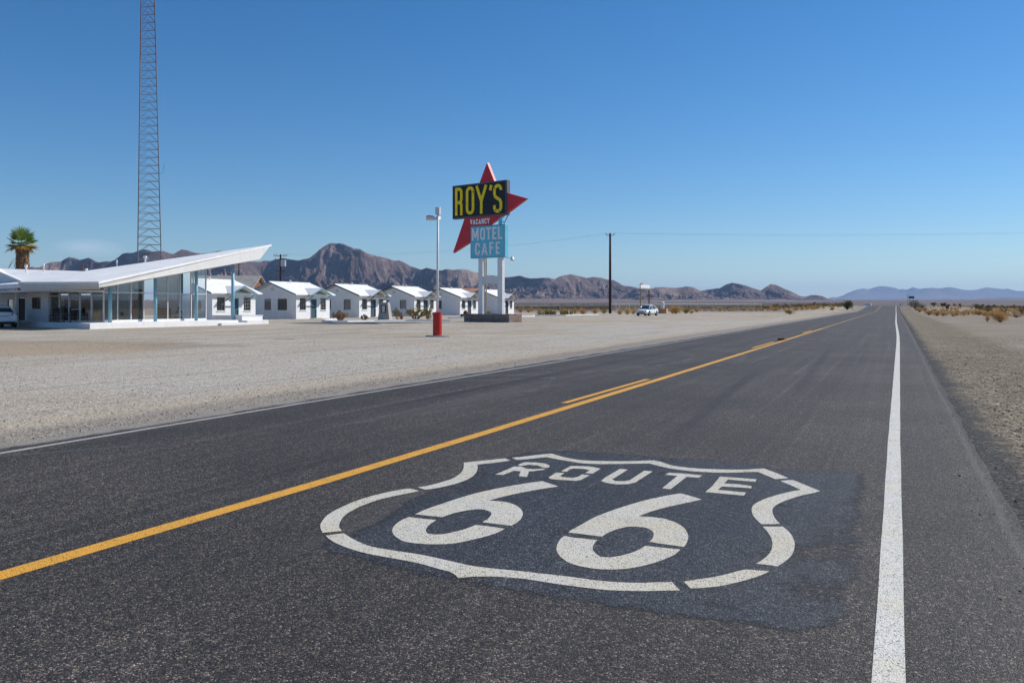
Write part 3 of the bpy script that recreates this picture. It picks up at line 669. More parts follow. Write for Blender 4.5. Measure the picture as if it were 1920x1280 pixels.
RY = [y for y in YS if -60 <= y <= 9600]
def ribbon(name, xs_of_y, ys, off, mat):
    """strip draped on the ground: xs_of_y gives the list of x across at each y"""
    v = []; f = []
    for y in ys:
        xs = xs_of_y(y)
        for x in xs: v.append((x, y, gh(min(max(x, -8), 0), y) + off))
    k = len(xs_of_y(ys[0]))
    for i in range(len(ys) - 1):
        for j in range(k - 1):
            f.append((i * k + j, i * k + j + 1, (i + 1) * k + j + 1, (i + 1) * k + j))
    return np_mesh(name, v, f, mat, smooth=False)
rnd = random.Random(3)
def jag(y, s): return float(0.16 * fbm(np.array(y * .8 + s), np.array(3.3 + s), 5))
far_w = lambda y: 1.0
def road_x(y):
    a = 1.6 * jag(y, 0) if abs(y) < 120 else 0; b = 0.5 * jag(y, 2) if abs(y) < 120 else 0
    return [-8.42 + a, 0.74 + b]
road_ys = sorted(set(RY) | set(axis([(0, 20, 0.08), (20, 40, .25)])))
# keep the road's rows on the ground's rows beyond the near field so neither pokes through
road_ys = [y for y in road_ys if y <= 40 or y in RY]
road = ribbon('road', road_x, road_ys, 0.012, M['asphalt']); tag(road, kind='structure')

def interp(pts, y):
    if y <= pts[0][1]:
        a, b = pts[0], pts[1]
    elif y >= pts[-1][1]:
        return pts[-1][0]
    else:
        for a, b in zip(pts, pts[1:]):
            if a[1] <= y <= b[1]: break
    return a[0] + (b[0] - a[0]) * (y - a[1]) / (b[1] - a[1])
Y_PTS = [(-4.361, 2.5), (-4.343, 3.02), (-4.264, 5.6), (-4.227, 8.5), (-4.195, 15.66), (-4.15, 34), (-4.15, 60)]
W_PTS = [(-0.026, 3.0), (-0.022, 6), (-0.018, 10), (0.0, 15), (0.02, 21), (0.05, 29), (0.075, 36), (0.085, 43), (0.075, 51), (0.045, 61), (0.015, 72), (0.0, 85), (0.01, 110), (0.03, 150), (0.0, 200)]
L_PTS = [(-7.93, 4), (-7.94, 10), (-7.83, 20), (-7.80, 60), (-7.80, 100)]
def line(name, pts, w, y0, y1, mat, off=0.0145, label=None):
    ys = [y for y in road_ys if y0 < y < y1]
    ys = [y0] + ys + [y1]
    if y1 > 40: ys = [y for y in ys if y <= 40 or y in RY or y in (y0, y1)]
    hw = w / 2
    o = ribbon(name, lambda y: [interp(pts, y) - hw + 0.0012 * math.sin(y * 3.1), interp(pts, y) + hw + 0.0012 * math.sin(y * 2.3 + 1)], ys, off, mat)
    tag(o, kind='structure'); return o
line('edge_line', W_PTS, 0.118, -20, 9600 if False else YS[-12], M['white_line'])
line('edge_line', L_PTS, 0.085, -20, 430, M['thin_white'])
line('centre_line', Y_PTS, 0.145, -20, 56, M['yellow_line'])
line('centre_line', Y_PTS, 0.145, 56.01, 430, M['yellow_faded'])
def dashx(y0, y1, x0, x1, w=0.105):
    ys = axis([(y0, y1, 0.5)])
    o = ribbon('centre_dash', lambda y: [x0 + (x1 - x0) * (y - y0) / (y1 - y0) - w / 2, x0 + (x1 - x0) * (y - y0) / (y1 - y0) + w / 2], ys, 0.0147, M['yellow_line'])
    tag(o, kind='structure')
dashx(11.75, 16.2, -4.45, -4.40)
dashx(29.5, 34.6, -4.40, -4.37)
dashx(46.5, 51.0, -4.40, -4.38)

def flat_poly(polys, z, thick=0.0):
    bm = bmesh.new()
    for p in polys:
        vs = [bm.verts.new((a, b, z)) for a, b in p]
        f = bm.faces.new(vs)
        if f.normal.z < 0: f.normal_flip()
    bm.normal_update()
    for f in bm.faces:
        if f.normal.z < 0: f.normal_flip()
    bmesh.ops.triangulate(bm, faces=bm.faces[:], ngon_method='EAR_CLIP')
    return bm
def bm_obj(bm, name, mat, parent=None):
    me = bpy.data.meshes.new(name); bm.to_mesh(me); bm.free()
    me.materials.append(mat); o = bpy.data.objects.new(name, me); COL.objects.link(o)
    if parent is not None: o.parent = parent
    return o
# the route emblem painted on the lane
emb = thing('road_emblem', 'cream highway shield painted on the asphalt with the words ROUTE 66', 'road marking', (-2.0, 5.6, 0.0))
def shift(polys): return [[(a + 2.0, b - 5.6) for a, b in p] for p in polys]
def smooth_poly(p):
    """round the traced corners that are part of a curve, keep the sharp ones"""
    n = len(p); out = []
    for i in range(n):
        a, b, c = Vector(p[i - 1]), Vector(p[i]), Vector(p[(i + 1) % n])
        d1, d2 = (b - a), (c - b)
        ang = abs(d1.angle(d2, 0))
        if ang > R(34) or d1.length < 1e-4 or d2.length < 1e-4: out.append(tuple(b))
        else:
            out.append(tuple(b.lerp(a, 0.22) + (b - (a + c) / 2) * 0.06)); out.append(tuple(b.lerp(c, 0.22) + (b - (a + c) / 2) * 0.06))
    return out
bm_obj(flat_poly(shift([smooth_poly(p) for p in MARK['outline']]), 0.0155), 'shield_outline', M['shield_paint'], emb)
bm_obj(flat_poly(shift([smooth_poly(p) for p in MARK['numeral_a']]), 0.0155), 'numeral', M['shield_paint'], emb)
bm_obj(flat_poly(shift([smooth_poly(p) for p in MARK['numeral_b']]), 0.0155), 'numeral', M['shield_paint'], emb)
for k in 'ROUTE':
    bm_obj(flat_poly(shift(MARK[k]), 0.0155), 'letter', M['shield_paint'], emb)
# the blue ground coat under it, worn at the rim
pp = MARK['patch'][0]
cx = sum(p[0] for p in pp) / len(pp); cyy = sum(p[1] for p in pp) / len(pp)
def resample(p, step):
    out = []
    for a, b in zip(p, p[1:] + p[:1]):
        n = max(1, int(math.dist(a, b) / step))
        out += [(a[0] + (b[0] - a[0]) * i / n, a[1] + (b[1] - a[1]) * i / n) for i in range(n)]
    return out
rim = resample([tuple(q) for q in pp], 0.08)
def offset(p, d):
    n = len(p); o = []
    for i in range(n):
        a, b = Vector(p[i - 2]), Vector(p[(i + 2) % n]); t = (b - a).normalized(); nn = Vector((t.y, -t.x))
        o.append((p[i][0] + nn.x * d, p[i][1] + nn.y * d))
    return o
area = sum(rim[i][0] * rim[(i + 1) % len(rim)][1] - rim[(i + 1) % len(rim)][0] * rim[i][1] for i in range(len(rim)))
sg = 1 if area > 0 else -1
outer = offset(rim, 0.03 * sg); inner = offset(rim, -0.07 * sg); core = [(cx + (a - cx) * 0.80, cyy + (b - cyy) * 0.80) for a, b in rim]
me = bpy.data.meshes.new('ground_coat')
n_ = len(rim)
vv = [(a + 2, b - 5.6, 0.0140) for a, b in outer + inner + core] + [(cx + 2, cyy - 5.6, 0.0140)]
ff = []
for i in range(n_):
    j = (i + 1) % n_
    ff += [(i, j, n_ + j, n_ + i), (n_ + i, n_ + j, 2 * n_ + j, 2 * n_ + i), (2 * n_ + i, 2 * n_ + j, 3 * n_)]
me.from_pydata(vv, [], ff)
at_ = me.attributes.new('rim', 'FLOAT', 'POINT')
at_.data.foreach_set('value', [-0.05] * n_ + [0.62] * n_ + [0.95] * n_ + [1.0])
bmt = bmesh.new(); bmt.from_mesh(me); bmesh.ops.recalc_face_normals(bmt, faces=bmt.faces)
if sum(f.normal.z for f in bmt.faces) < 0: bmesh.ops.reverse_faces(bmt, faces=bmt.faces)
bmt.to_mesh(me); bmt.free()
me.materials.append(M['blue_paint'])
coat = bpy.data.objects.new('ground_coat', me); COL.objects.link(coat); coat.parent = emb

# ------------------------------------------------------------------ mountains
SKY_A = [(-260,520),(-150,508),(-60,503),(0,507),(30,505),(55,502),(60,500),(66,501.5),(74,501),(80,498),(88,494),(96,491.5),(104,490.5),(114,490),(122,485),(130,481.5),(140,482.5),(150,485),(158,483),(166,480.5),(172,484),(180,489),(187,491),(198,489.5),(208,490),(215,487.5),(222,482),(229,476),(236,474),(250,474),(262,469),(272,467.5),(285,470),(298,467),(307,467),(317,471),(325,473),(333,470),(341,467.5),(352,469.5),(362,473),(375,475.5),(395,474),(411,470),(420,471),(445,480),(470,488),(489,486),(496,483.5),(508,484),(515,481),(530,478),(545,481),(560,483.5),(570,481),(580,480),(588,475),(596,470),(606,463),(614,458),(620,455.5),(630,456.5),(638,456),(646,458),(655,462),(665,466),(676,466),(684,470),(692,474),(702,479),(712,481),(725,484),(740,489),(748,488),(758,492),(770,499),(782,503),(790,505.5),(800,502),(808,504),(818,506),(828,507),(838,503),(850,504),(856,502.5),(866,501),(878,502.5),(890,507),(900,509.5),(915,514),(930,517),(945,519.5),(960,519),(975,516.5),(985,520),(995,522),(1005,521),(1018,519),(1028,519),(1040,522),(1050,518),(1060,515.5),(1070,514),(1080,516),(1090,518.5),(1100,521),(1112,519),(1125,520),(1138,524),(1150,525),(1160,530),(1168,535),(1180,536),(1195,538),(1210,540),(1222,541),(1230,538.5),(1243,538),(1260,539.5),(1275,539),(1285,536.5),(1300,538),(1313,545),(1330,542),(1350,540),(1362,533),(1373,529.5),(1385,531),(1400,535),(1415,540),(1427,544),(1436,538),(1445,532.5),(1455,534),(1470,541),(1485,547),(1500,555),(1510,556),(1522,553),(1530,553),(1542,555),(1552,560),(1562,562),(1570,561),(1590,561.3),(1600,562.6),(1625,563.6),(1650,565),(1680,567.5)]
SKY_B = [(1540,563),(1553,559),(1562,557),(1570,557),(1580,554),(1592,548),(1605,543),(1613,541),(1620,540),(1627,541.5),(1637,538.5),(1645,536),(1650,535.2),(1660,535.5),(1668,537),(1678,539),(1686,542.5),(1692,541.5),(1700,543),(1705,541),(1712,538.5),(1724,541.5),(1737,540),(1750,539.5),(1760,540.5),(1772,539),(1782,538),(1792,539),(1800,541),(1815,543),(1830,542.5),(1842,540),(1850,538.5),(1862,540),(1880,542),(1890,541),(1905,545),(1920,545.5),(1980,548),(2060,543),(2150,550),(2300,556)]
SKY_C = [(1742,563),(1750,561.5),(1766,560.8),(1772,559.6),(1780,558.6),(1786,560.5),(1790,562.5),(1797,562.3),(1804,559),(1812,562.4),(1822,562.5),(1835,560),(1848,557.6),(1865,559),(1885,557),(1905,557.5),(1930,557),(1980,558),(2060,560),(2120,563)]
def mountain(name, prof, d_ridge0, d_ridge1, front, back, nc, nr, mat, amp, wl, seed, fan=0.12, fine=0.0):
    px0, px1 = prof[0][0], prof[-1][0]
    px = np.linspace(px0, px1, nc)
    tgt = np.interp(px, [p[0] for p in prof], [p[1] for p in prof])
    # roughness finer than the traced points
    tgt = tgt + 0.45 * fbm(px / 5.0 + seed, px * 0 + 3.1, 4) * np.clip((566 - tgt) / 25, 0, 1)
    # let the foot run out at both ends
    D = np.interp(px, [px0, px1], [d_ridge0, d_ridge1]) * (1 + 0.06 * perlin(px / 130 + seed, px * 0 + 0.7) * 2)
    t = np.concatenate([np.linspace(-front, 0, int(nr * 0.72), endpoint=False), np.linspace(0, back, nr - int(nr * 0.72))])
    T, PX = np.meshgrid(t, px, indexing='ij')
    DD = D[None, :] + T
    u = (PX - 960) / 1600
    Xw = DD * (u * CY - SY); Yw = DD * (u * SY + CY)
    base = ground_h(Xw, Yw)
    S = np.maximum(EYE + (572 - tgt) / 1600 * D - ground_h(D * (((px - 960) / 1600) * CY - SY), D * (((px - 960) / 1600) * SY + CY)), 1.0)
    Ss = np.convolve(np.pad(S, 30, mode='edge'), np.hanning(61) / np.hanning(61).sum(), 'valid')
    q = np.clip(1 + T / front, 0, 1)
    qb = np.clip(1 - T / back, 0, 1)
    wx, wy = Xw + 0.35 * wl * fbm(Xw / wl + seed, Yw / wl, 3) * 2, Yw + 0.35 * wl * fbm(Xw / wl - 7, Yw / wl + seed, 3) * 2
    rn = ridged(wx / wl + seed, wy / wl + 2.2, 6)
    rn2 = ridged(wx / (wl * 2.7) + 1.3, wy / (wl * 2.7) + seed, 4)
    fr = fan * np.clip(q / 0.35, 0, 1) ** 1.3
    body = np.clip((q - 0.28 + 0.12 * (rn2 - 0.4)) / 0.72, 0, 1)
    shape = fr + (1 - fan) * body ** 1.25
    crest = np.clip(q, 0, 1) ** 10
    rn3 = ridged(wx / (wl * .38) + 4.1, wy / (wl * .38) + seed, 4)
    ero = amp * (0.46 * (1 - rn) + 0.26 * (1 - rn2) + 0.34 * (1 - rn3)) * (1 - crest) * np.clip(body * 3.5, 0, 1)
    Seff = Ss[None, :] * (1 - crest) + S[None, :] * crest
    Sbig = np.convolve(np.pad(S, 90, mode='edge'), np.hanning(181) / np.hanning(181).sum(), 'valid')
    rn4 = ridged(wx / 85 + seed, wy / 85 + 1.7, 5)
    lo = 1 - np.clip(q * 1.5, 0, 1) ** 2
    Seff = Seff * (1 - lo) + Sbig[None, :] * lo
    mount = shape * (1 - ero) + fine * (rn4 - .75) * np.clip(body * 3, 0, 1) * np.clip((1 - q) * 14, 0, 1) * np.clip((q > 0) * 1.0, 0, 1)
    mount = np.where(T > 0, mount * qb ** 0.8, mount)
    H = base + mount * Seff
    want = ((572 - tgt) / 1600)[None, :]
    lim = EYE + DD * (want - 0.0012 * np.clip(-T / front, 0, 1) * 4)
    over = H - lim
    H = np.where((T < 0) & (over > 0), lim - 6 * (1 - np.exp(-over / 60.0)) * 2, H)
    zb = base - 1.0
    H = np.where(q <= 0.0, zb - 4, H)
    H[-1, :] = zb[-1, :] - 4
    v = np.stack([Xw, Yw, H], -1).reshape(-1, 3)
    ii = np.arange(nr * nc).reshape(nr, nc)
    f = np.stack([ii[:-1, :-1], ii[:-1, 1:], ii[1:, 1:], ii[1:, :-1]], -1).reshape(-1, 4)
    o = np_mesh(name, v, f, mat, smooth=False); tag(o, kind='structure'); return o
SKY_L = [p for p in SKY_A if p[0] <= 1195] + [(1215, 546), (1240, 557), (1262, 568)]
SKY_R = [(1150, 566), (1168, 556), (1182, 547), (1192, 541)] + [p for p in SKY_A if p[0] > 1196]
mountain('mountain_range', SKY_L, 4300, 5500, 1550, 1500, 1350, 240, M['range'], 1.0, 290, 2.4, fan=0.13, fine=0.30)
mountain('mountain_range', SKY_R, 4900, 5900, 1150, 1200, 620, 200, M['range'], 1.0, 165, 6.4, fan=0.13, fine=0.26)
mountain('far_mountain_range', SKY_B, 23000, 22000, 5000, 4000, 420, 50, M['far_range'], 0.6, 2600, 5.1, fan=0.05)
mountain('far_hills', SKY_C, 14500, 14500, 1800, 1500, 300, 30, M['far_range'], 0.5, 900, 8.8, fan=0.05)

# ------------------------------------------------------------------ air
hz = MB().box(-30500, -26500, -6, 30500, 30500, 620)
n = NT('haze_air'); n.n.remove(n.co)
pv = n.n.new('ShaderNodeVolumePrincipled')
pv.inputs['Color'].default_value = (0.42, 0.64, 1.0, 1)
pv.inputs['Density'].default_value = 3.6e-5
pv.inputs['Anisotropy'].default_value = 0.1
n.l.new(pv.outputs[0], n.out.inputs['Volume'])
HAZE = hz.build('haze', n.m); tag(HAZE, kind='stuff')
# ------------------------------------------------------------------ shared builders for buildings
def wall_panel(mb, o, u, n, width, height, holes, t=0.15, gable=None):
    """wall standing on o, running along u, outward normal n; holes are (u0, z0, u1, z1) openings"""
    o, u, n = Vector(o), Vector(u), Vector(n)
    us = sorted({0, width} | {h[0] for h in holes} | {h[2] for h in holes})
    zs = sorted({0, height} | {h[1] for h in holes} | {h[3] for h in holes})
    def P(a, z, d): return tuple(o + u * a + Vector((0, 0, z)) - n * d)
    for a0, a1 in zip(us, us[1:]):
        for z0, z1 in zip(zs, zs[1:]):
            ca, cz = (a0 + a1) / 2, (z0 + z1) / 2
            if any(h[0] < ca < h[2] and h[1] < cz < h[3] for h in holes): continue
            for d in (0, t):
                mb.add([P(a0, z0, d), P(a1, z0, d), P(a1, z1, d), P(a0, z1, d)], [(0, 1, 2, 3)])
    for h in holes:
        a0, z0, a1, z1 = h
        for q in (((a0, z0), (a0, z1)), ((a0, z1), (a1, z1)), ((a1, z1), (a1, z0)), ((a1, z0), (a0, z0))):
            mb.add([P(*q[0], 0), P(*q[1], 0), P(*q[1], t), P(*q[0], t)], [(0, 1, 2, 3)])
    for a in (0, width):
        mb.add([P(a, 0, 0), P(a, height, 0), P(a, height, t), P(a, 0, t)], [(0, 1, 2, 3)])
    if gable:
        gw, gz = gable
        for d in (0, t):
            mb.add([P(0, height, d), P(width, height, d), P(gw, gz, d)], [(0, 1, 2)])
        mb.add([P(0, height, 0), P(gw, gz, 0), P(gw, gz, t), P(0, height, t)], [(0, 1, 2, 3)])
        mb.add([P(width, height, 0), P(gw, gz, 0), P(gw, gz, t), P(width, height, t)], [(0, 1, 2, 3)])
def add_window(parent, o, u, n, a0, z0, a1, z1, cols, rows, frame_mat, glass_mat, sill=True, depth=0.09):
    o, u, n = Vector(o), Vector(u), Vector(n)
    def P(a, z, d): return o + u * a + Vector((0, 0, z)) - n * d
    fr = MB(); w = 0.05
    def rect(a, b, c, d, q0, q1):
        p = [P(a, b, q0), P(c, b, q0), P(c, d, q0), P(a, d, q0)]; r = [P(a, b, q1), P(c, b, q1), P(c, d, q1), P(a, d, q1)]
        fr.add(p + r, [(0, 1, 2, 3), (7, 6, 5, 4), (0, 4, 5, 1), (1, 5, 6, 2), (2, 6, 7, 3), (3, 7, 4, 0)])
    rect(a0 + .003, z0 + .003, a0 + w, z1 - .003, depth - .03, depth + .03); rect(a1 - w, z0 + .003, a1 - .003, z1 - .003, depth - .03, depth + .03)
    rect(a0 + w, z0 + .003, a1 - w, z0 + w, depth - .03, depth + .03); rect(a0 + w, z1 - w, a1 - w, z1 - .003, depth - .03, depth + .03)
    for i in range(1, cols):
        a = a0 + (a1 - a0) * i / cols; rect(a - .016, z0 + w, a + .016, z1 - w, depth - .02, depth + .02)
    for j in range(1, rows):
        z = z0 + (z1 - z0) * j / rows; rect(a0 + w, z - .014, a1 - w, z + .014, depth - .018, depth + .018)
    f = fr.build('window', frame_mat, parent)
    g = MB()
    p = [P(a0 + w, z0 + w, depth), P(a1 - w, z0 + w, depth), P(a1 - w, z1 - w, depth), P(a0 + w, z1 - w, depth)]
    g.add(p, [(0, 1, 2, 3)]); g.build('pane', glass_mat, f)
    if sill:
        s = MB(); c0 = P(a0 - .06, z0 - .07, -.07); c1 = P(a1 + .06, z0 - .005, -.001)
        s.box(c0.x, c0.y, c0.z, c1.x, c1.y, c1.z); s.build('sill', M['wall'], f)
    return f

# ------------------------------------------------------------------ motel cabins
def make_cabin(name, label, loc, trim, door_mat, gwins, seed=0):
    t = thing(name, label, 'cabin', loc, 0, 'white motel cabins in a row')
    W, D, H, RZ = 5.8, 6.2, 2.60, 3.74
    w = MB()
    fwin = [(0.6, 0.92, 1.65, 2.2), (4.15, 0.92, 5.12, 2.2)]
    dr = (2.42, 0.08, 3.45, 2.12)
    wall_panel(w, (0, .15, -0.1), (0, 1, 0), (1, 0, 0), W - .3, H + 0.1, [(a - .15, b + .1, c - .15, d + .1) for a, b, c, d in fwin + [dr]])
    wall_panel(w, (-D, 0, -0.1), (1, 0, 0), (0, -1, 0), D, H + 0.1, [(a, b + .1, c, d + .1) for a, b, c, d in gwins], 0.15, (D / 2, RZ + 0.1))
    wall_panel(w, (-D, W, -0.1), (1, 0, 0), (0, 1, 0), D, H + 0.1, [(1.4, 1.0, 2.4, 2.2), (3.9, 1.0, 4.9, 2.2)], 0.15, (D / 2, RZ + 0.1))
    wall_panel(w, (-D, .15, -0.1), (0, 1, 0), (-1, 0, 0), W - .3, H + 0.1, [(1.05, 1.1, 1.95, 2.1), (3.65, 1.1, 4.55, 2.1)])
    w.build('wall', M['wall'], t)
    b = MB(); b.box(-D + .2, .2, -.05, -.2, W - .2, 0.05); b.build('floor', M['floor'], t)
    b = MB(); b.box(-D + .16, .16, 2.55, -.16, W - .16, 2.58); b.build('ceiling', M['interior'], t)
    b = MB(); b.box(-3.2, .16, .05, -3.1, 3.9, 2.55); b.box(-3.1, 3.4, .05, -1.2, 3.5, 2.55); b.build('partition', M['interior'], t)
    for i, (a, z0, c, z1) in enumerate(fwin):
        add_window(t, (0, 0, 0), (0, 1, 0), (1, 0, 0), a, z0, c, z1, 3, 4, M['win_frame'], M['glass_dim'])
    for (a, z0, c, z1) in gwins:
        add_window(t, (-D, 0, 0), (1, 0, 0), (0, -1, 0), a, z0, c, z1, 3, 4, M['win_frame'], M['glass_dim'], sill=False)
    for (a, z0, c, z1) in [(1.4, .9, 2.4, 2.1), (3.9, .9, 4.9, 2.1)]:
        add_window(t, (-D, W, 0), (1, 0, 0), (0, 1, 0), a, z0, c, z1, 3, 4, M['win_frame'], M['glass_dim'], sill=False)
    for (a, z0, c, z1) in [(1.2, 1.0, 2.1, 2.0), (3.8, 1.0, 4.7, 2.0)]:
        add_window(t, (-D, 0, 0), (0, 1, 0), (-1, 0, 0), a, z0, c, z1, 2, 3, M['win_frame'], M['glass_dim'], sill=False)
    d = MB(); a0, z0, a1, z1 = dr
    d.box(-.10, a0 + .003, z0 + .003, .03, a0 + .09, z1 - .003); d.box(-.10, a1 - .09, z0 + .003, .03, a1 - .003, z1 - .003); d.box(-.10, a0 + .09, z1 - .09, .03, a1 - .09, z1 - .003)
    d.build('door_frame', trim, t)
    d = MB(); d.box(-.11, a0 + .09, z0, -.06, a1 - .09, z1 - .09)
    for q in (z0 + .18, z0 + 1.1): d.box(-.06, a0 + .2, q, -.045, a1 - .2, q + .7)
    dd = d.build('door', door_mat, t)
    k = MB(); k.tube([(-.06, a1 - .2, 1.05), (-.01, a1 - .2, 1.05)], .035, 8); k.build('handle', M['alu'], dd)
    d = MB(); d.box(0.003, a0 - .1, -.05, .6, a1 + .1, .08); d.build('doorstep', M['concrete'], t)
    # roof: two slopes
    oh, og, th = 0.42, 0.55, 0.10
    sl = (RZ - H) / (D / 2)
    r = MB(); ze = H + 0.06 - sl * oh; zr = RZ + 0.09
    xr = -D / 2
    r.slab([(oh, -og, ze + th), (oh, W + og, ze + th), (xr, W + og, zr + th), (xr, -og, zr + th)], th)
    r.slab([(xr - .001, -og, zr + th), (xr - .001, W + og, zr + th), (-D - oh, W + og, ze + th), (-D - oh, -og, ze + th)], th)
    r.tube([(xr, -og, zr + th + .01), (xr, W + og, zr + th + .01)], .05, 6)
    rf = r.build('roof', M['roof'], t)
    v = MB(); v.cyl(xr + .3, 2.6, zr - .1, zr + .28, .05); v.cyl(xr + .3, 2.6, zr + .24, zr + .34, .09); v.build('vent_pipe', M['metal_white'], rf)
    # rake boards on both gables
    for y0, y1 in ((-og - .03, -og - .003), (W + og + .003, W + og + .03)):
        tr = MB()
        for x0, x1 in ((oh, xr + .0), (-D - oh, xr)):
            tr.add([(x0, y0, ze - .05), (x1, y0, zr - .05), (x1, y0, zr + th + .01), (x0, y0, ze + th + .01),
                    (x0, y1, ze - .05), (x1, y1, zr - .05), (x1, y1, zr + th + .01), (x0, y1, ze + th + .01)],
                   [(0, 1, 2, 3), (7, 6, 5, 4), (0, 4, 5, 1), (1, 5, 6, 2), (2, 6, 7, 3), (3, 7, 4, 0)])
        tr.build('rake_board', trim, t)
    g = MB(); g.box(xr - .2, -.02, 2.98, xr + .2, -.003, 3.32)
    for i in range(4): g.box(xr - .18, -.035, 3.02 + i * .075, xr + .18, -.02, 3.05 + i * .075)
    g.build('gable_vent', M['fascia'], t)
    # little gabled hood over the door
    y0, y1, ym, pf = 1.35, 4.95, 3.15, 1.0
    zb_, zt = H - .12, 3.22
    hd = MB()
    def mx(z): return -(z + 0.0 - (H + .06)) / sl
    hd.slab([(pf, y0, zb_ + .07), (pf, ym, zt + .07), (mx(zt), ym, zt + .07), (mx(zb_) + .2, y0, zb_ + .07)], .07)
    hd.slab([(pf, ym, zt + .07), (pf, y1, zb_ + .07), (mx(zb_) + .2, y1, zb_ + .07), (mx(zt), ym, zt + .07)], .07)
    hood = hd.build('door_hood', M['roof'], t)
    ht = MB()
    for ya in (y0, y1):
        ht.add([(pf + .003, ya, zb_ - .04), (pf + .003, ym, zt - .04), (pf + .003, ym, zt + .08), (pf + .003, ya, zb_ + .08),
                (pf + .03, ya, zb_ - .04), (pf + .03, ym, zt - .04), (pf + .03, ym, zt + .08), (pf + .03, ya, zb_ + .08)],
               [(0, 1, 2, 3), (7, 6, 5, 4), (0, 4, 5, 1), (1, 5, 6, 2), (2, 6, 7, 3), (3, 7, 4, 0)])
        s = 1 if ya < ym else -1
        ht.bar((pf - .06, ya + .35 * s, zb_ - .02), (0.03, ya + .35 * s, zb_ - .02), .08)
        ht.bar((pf - .08, ya + .35 * s, zb_ - .05), (0.03, ya + .35 * s, zb_ - .62), .07)
    ht.bar((pf - .05, y0 + .3, zb_ - .02), (pf - .05, y1 - .3, zb_ - .02), .09)
    ht.build('hood_trim', trim, hood)
    return t
gw_all = [(2.0, .9, 2.9, 2.15), (3.75, .9, 5.0, 2.15)]
cx0 = -57.2
cabins = [
 (60.1, 'trim_blue', 'door', 'white motel cabin with pale blue trim seen partly behind the glass of the cafe', [(1.6, .95, 2.5, 2.15), (4.0, .95, 4.9, 2.15)]),
 (72.1, 'trim_blue', 'door', 'white motel cabin with pale blue trim, its whole gable and two gable windows in view', gw_all),
 (83.6, 'trim_dark', 'door', 'white motel cabin with dark trim standing behind the concrete pump-shaped block', [(1.3, .9, 2.2, 2.1), (4.0, .9, 5.0, 2.15)]),
 (96.1, 'trim_dark', 'door', 'white motel cabin behind the big cholla cactus left of the red drum pole', [(4.0, .95, 5.0, 2.15), (1.4, .95, 2.3, 2.15)]),
 (108.9, 'trim_dark', 'door', 'white motel cabin between the lamp pole and the sign posts', [(2.2, .9, 3.2, 2.15)]),
 (122.1, 'trim_dark', 'door_dark', 'white motel cabin at the far right end of the row, behind the sign posts', [(1.9, .95, 3.0, 2.15)]),
]
for y, tr, dr, lab, gw in cabins:
    make_cabin('motel_cabin', lab, (cx0, y, 0), M[tr], M[dr], gw)

# ------------------------------------------------------------------ cafe with the soaring roof
cafe = thing('cafe_building', 'white roadside cafe with an upswept wedge roof, glass walls and blue columns', 'cafe', (-50, 42, 0))
def B(mb, name, mat, parent=None, **k):
    L = cafe.location
    mb.v = [(v[0] - L.x, v[1] - L.y, v[2] - L.z) for v in mb.v]
    return mb.build(name, mat, parent or cafe, **k)
def bear(px, plane_x=None, plane_y=None):
    u = (px - 960) / 1600; dx, dy = u * CY - SY, u * SY + CY
    return plane_x / dx * dy if plane_x is not None else plane_y / dy * dx
PLZ = 0.35
mb = MB(); mb.prism([(-44.3, 36.45), (-44.3, 49.2), (-62, 49.2), (-62, 40.6), (-52.8, 38.6)], -0.2, PLZ)
B(mb, 'plinth', M['block'], bevel=0.02)
mb = MB(); mb.prism([(-44.05, 47.2), (-44.05, 50.2), (-46.2, 50.2), (-46.2, 49.25), (-44.29, 49.25), (-44.29, 47.2)], -0.2, 0.17); B(mb, 'step', M['block'])
# wedge roof: solid deepening towards the prow
TOP = [(-43.0, 36.0, 2.80), (-45.4, 54.1, 6.25), (-49.4, 40.3, 3.70), (-50.6, 36.4, 2.88)]
BOT = [(-43.1, 36.1, 2.50), (-45.05, 52.4, 5.01), (-49.25, 40.25, 2.36), (-50.5, 36.5, 2.34)]
mb = MB(); mb.hull2(TOP, BOT); roof = B(mb, 'wedge_roof', M['fascia'])
mb = MB()
def inset(p, d): c = Vector((-46.5, 41, 3.6)); v = Vector(p); return tuple(v + (v - c).normalized() * d)
T2 = [inset(TOP[0], .05), inset(TOP[1], .07), inset(TOP[2], .02), inset(TOP[3], .02)]
T2 = [(p[0], p[1], q[2]) for p, q in zip(T2, TOP)]
mb.hull2([(p[0], p[1], p[2] + .035) for p in T2], [(p[0], p[1], p[2] - .10) for p in T2]); B(mb, 'roof_deck', M['roof'], roof)
mb = MB(); mb.hull2([(p[0] * .999 + .0, p[1], p[2] - .003) for p in BOT], [(p[0], p[1], p[2] - .02) for p in BOT]); B(mb, 'soffit', M['soffit'], roof)
# wing roof running off to the left
mb = MB()
D_, E_ = (-50.6, 36.42, 2.80), (-63.0, 37.4, 2.55)
F1, E2 = (-51.5, 37.35, 2.97), (-63.0, 38.6, 2.95)
mb.slab([D_, F1, E2, E_], .26)
mb.slab([F1, (-49.42, 40.35, 3.70), (-49.4, 41.4, 3.72), (-60.4, 42.3, 4.15)], .10)
mb.slab([F1, (-60.4, 42.3, 4.15), (-66, 42.6, 4.5), (-58.6, 37.35, 5.1)], .10)
mb.slab([(-49.4, 41.4, 3.70), (-49.0, 47.0, 2.6), (-62, 48.0, 2.6), (-60.4, 42.3, 4.14)], .10)
wr = B(mb, 'wing_roof', M['roof'])
mb = MB(); mb.prism([(-43.6, 36.75), (-50.5, 36.75), (-62.5, 37.7), (-62.5, 46), (-47.6, 46), (-47.2, 40)], 2.28, [2.36] * 6); B(mb, 'porch_ceiling', M['soffit'], wr)
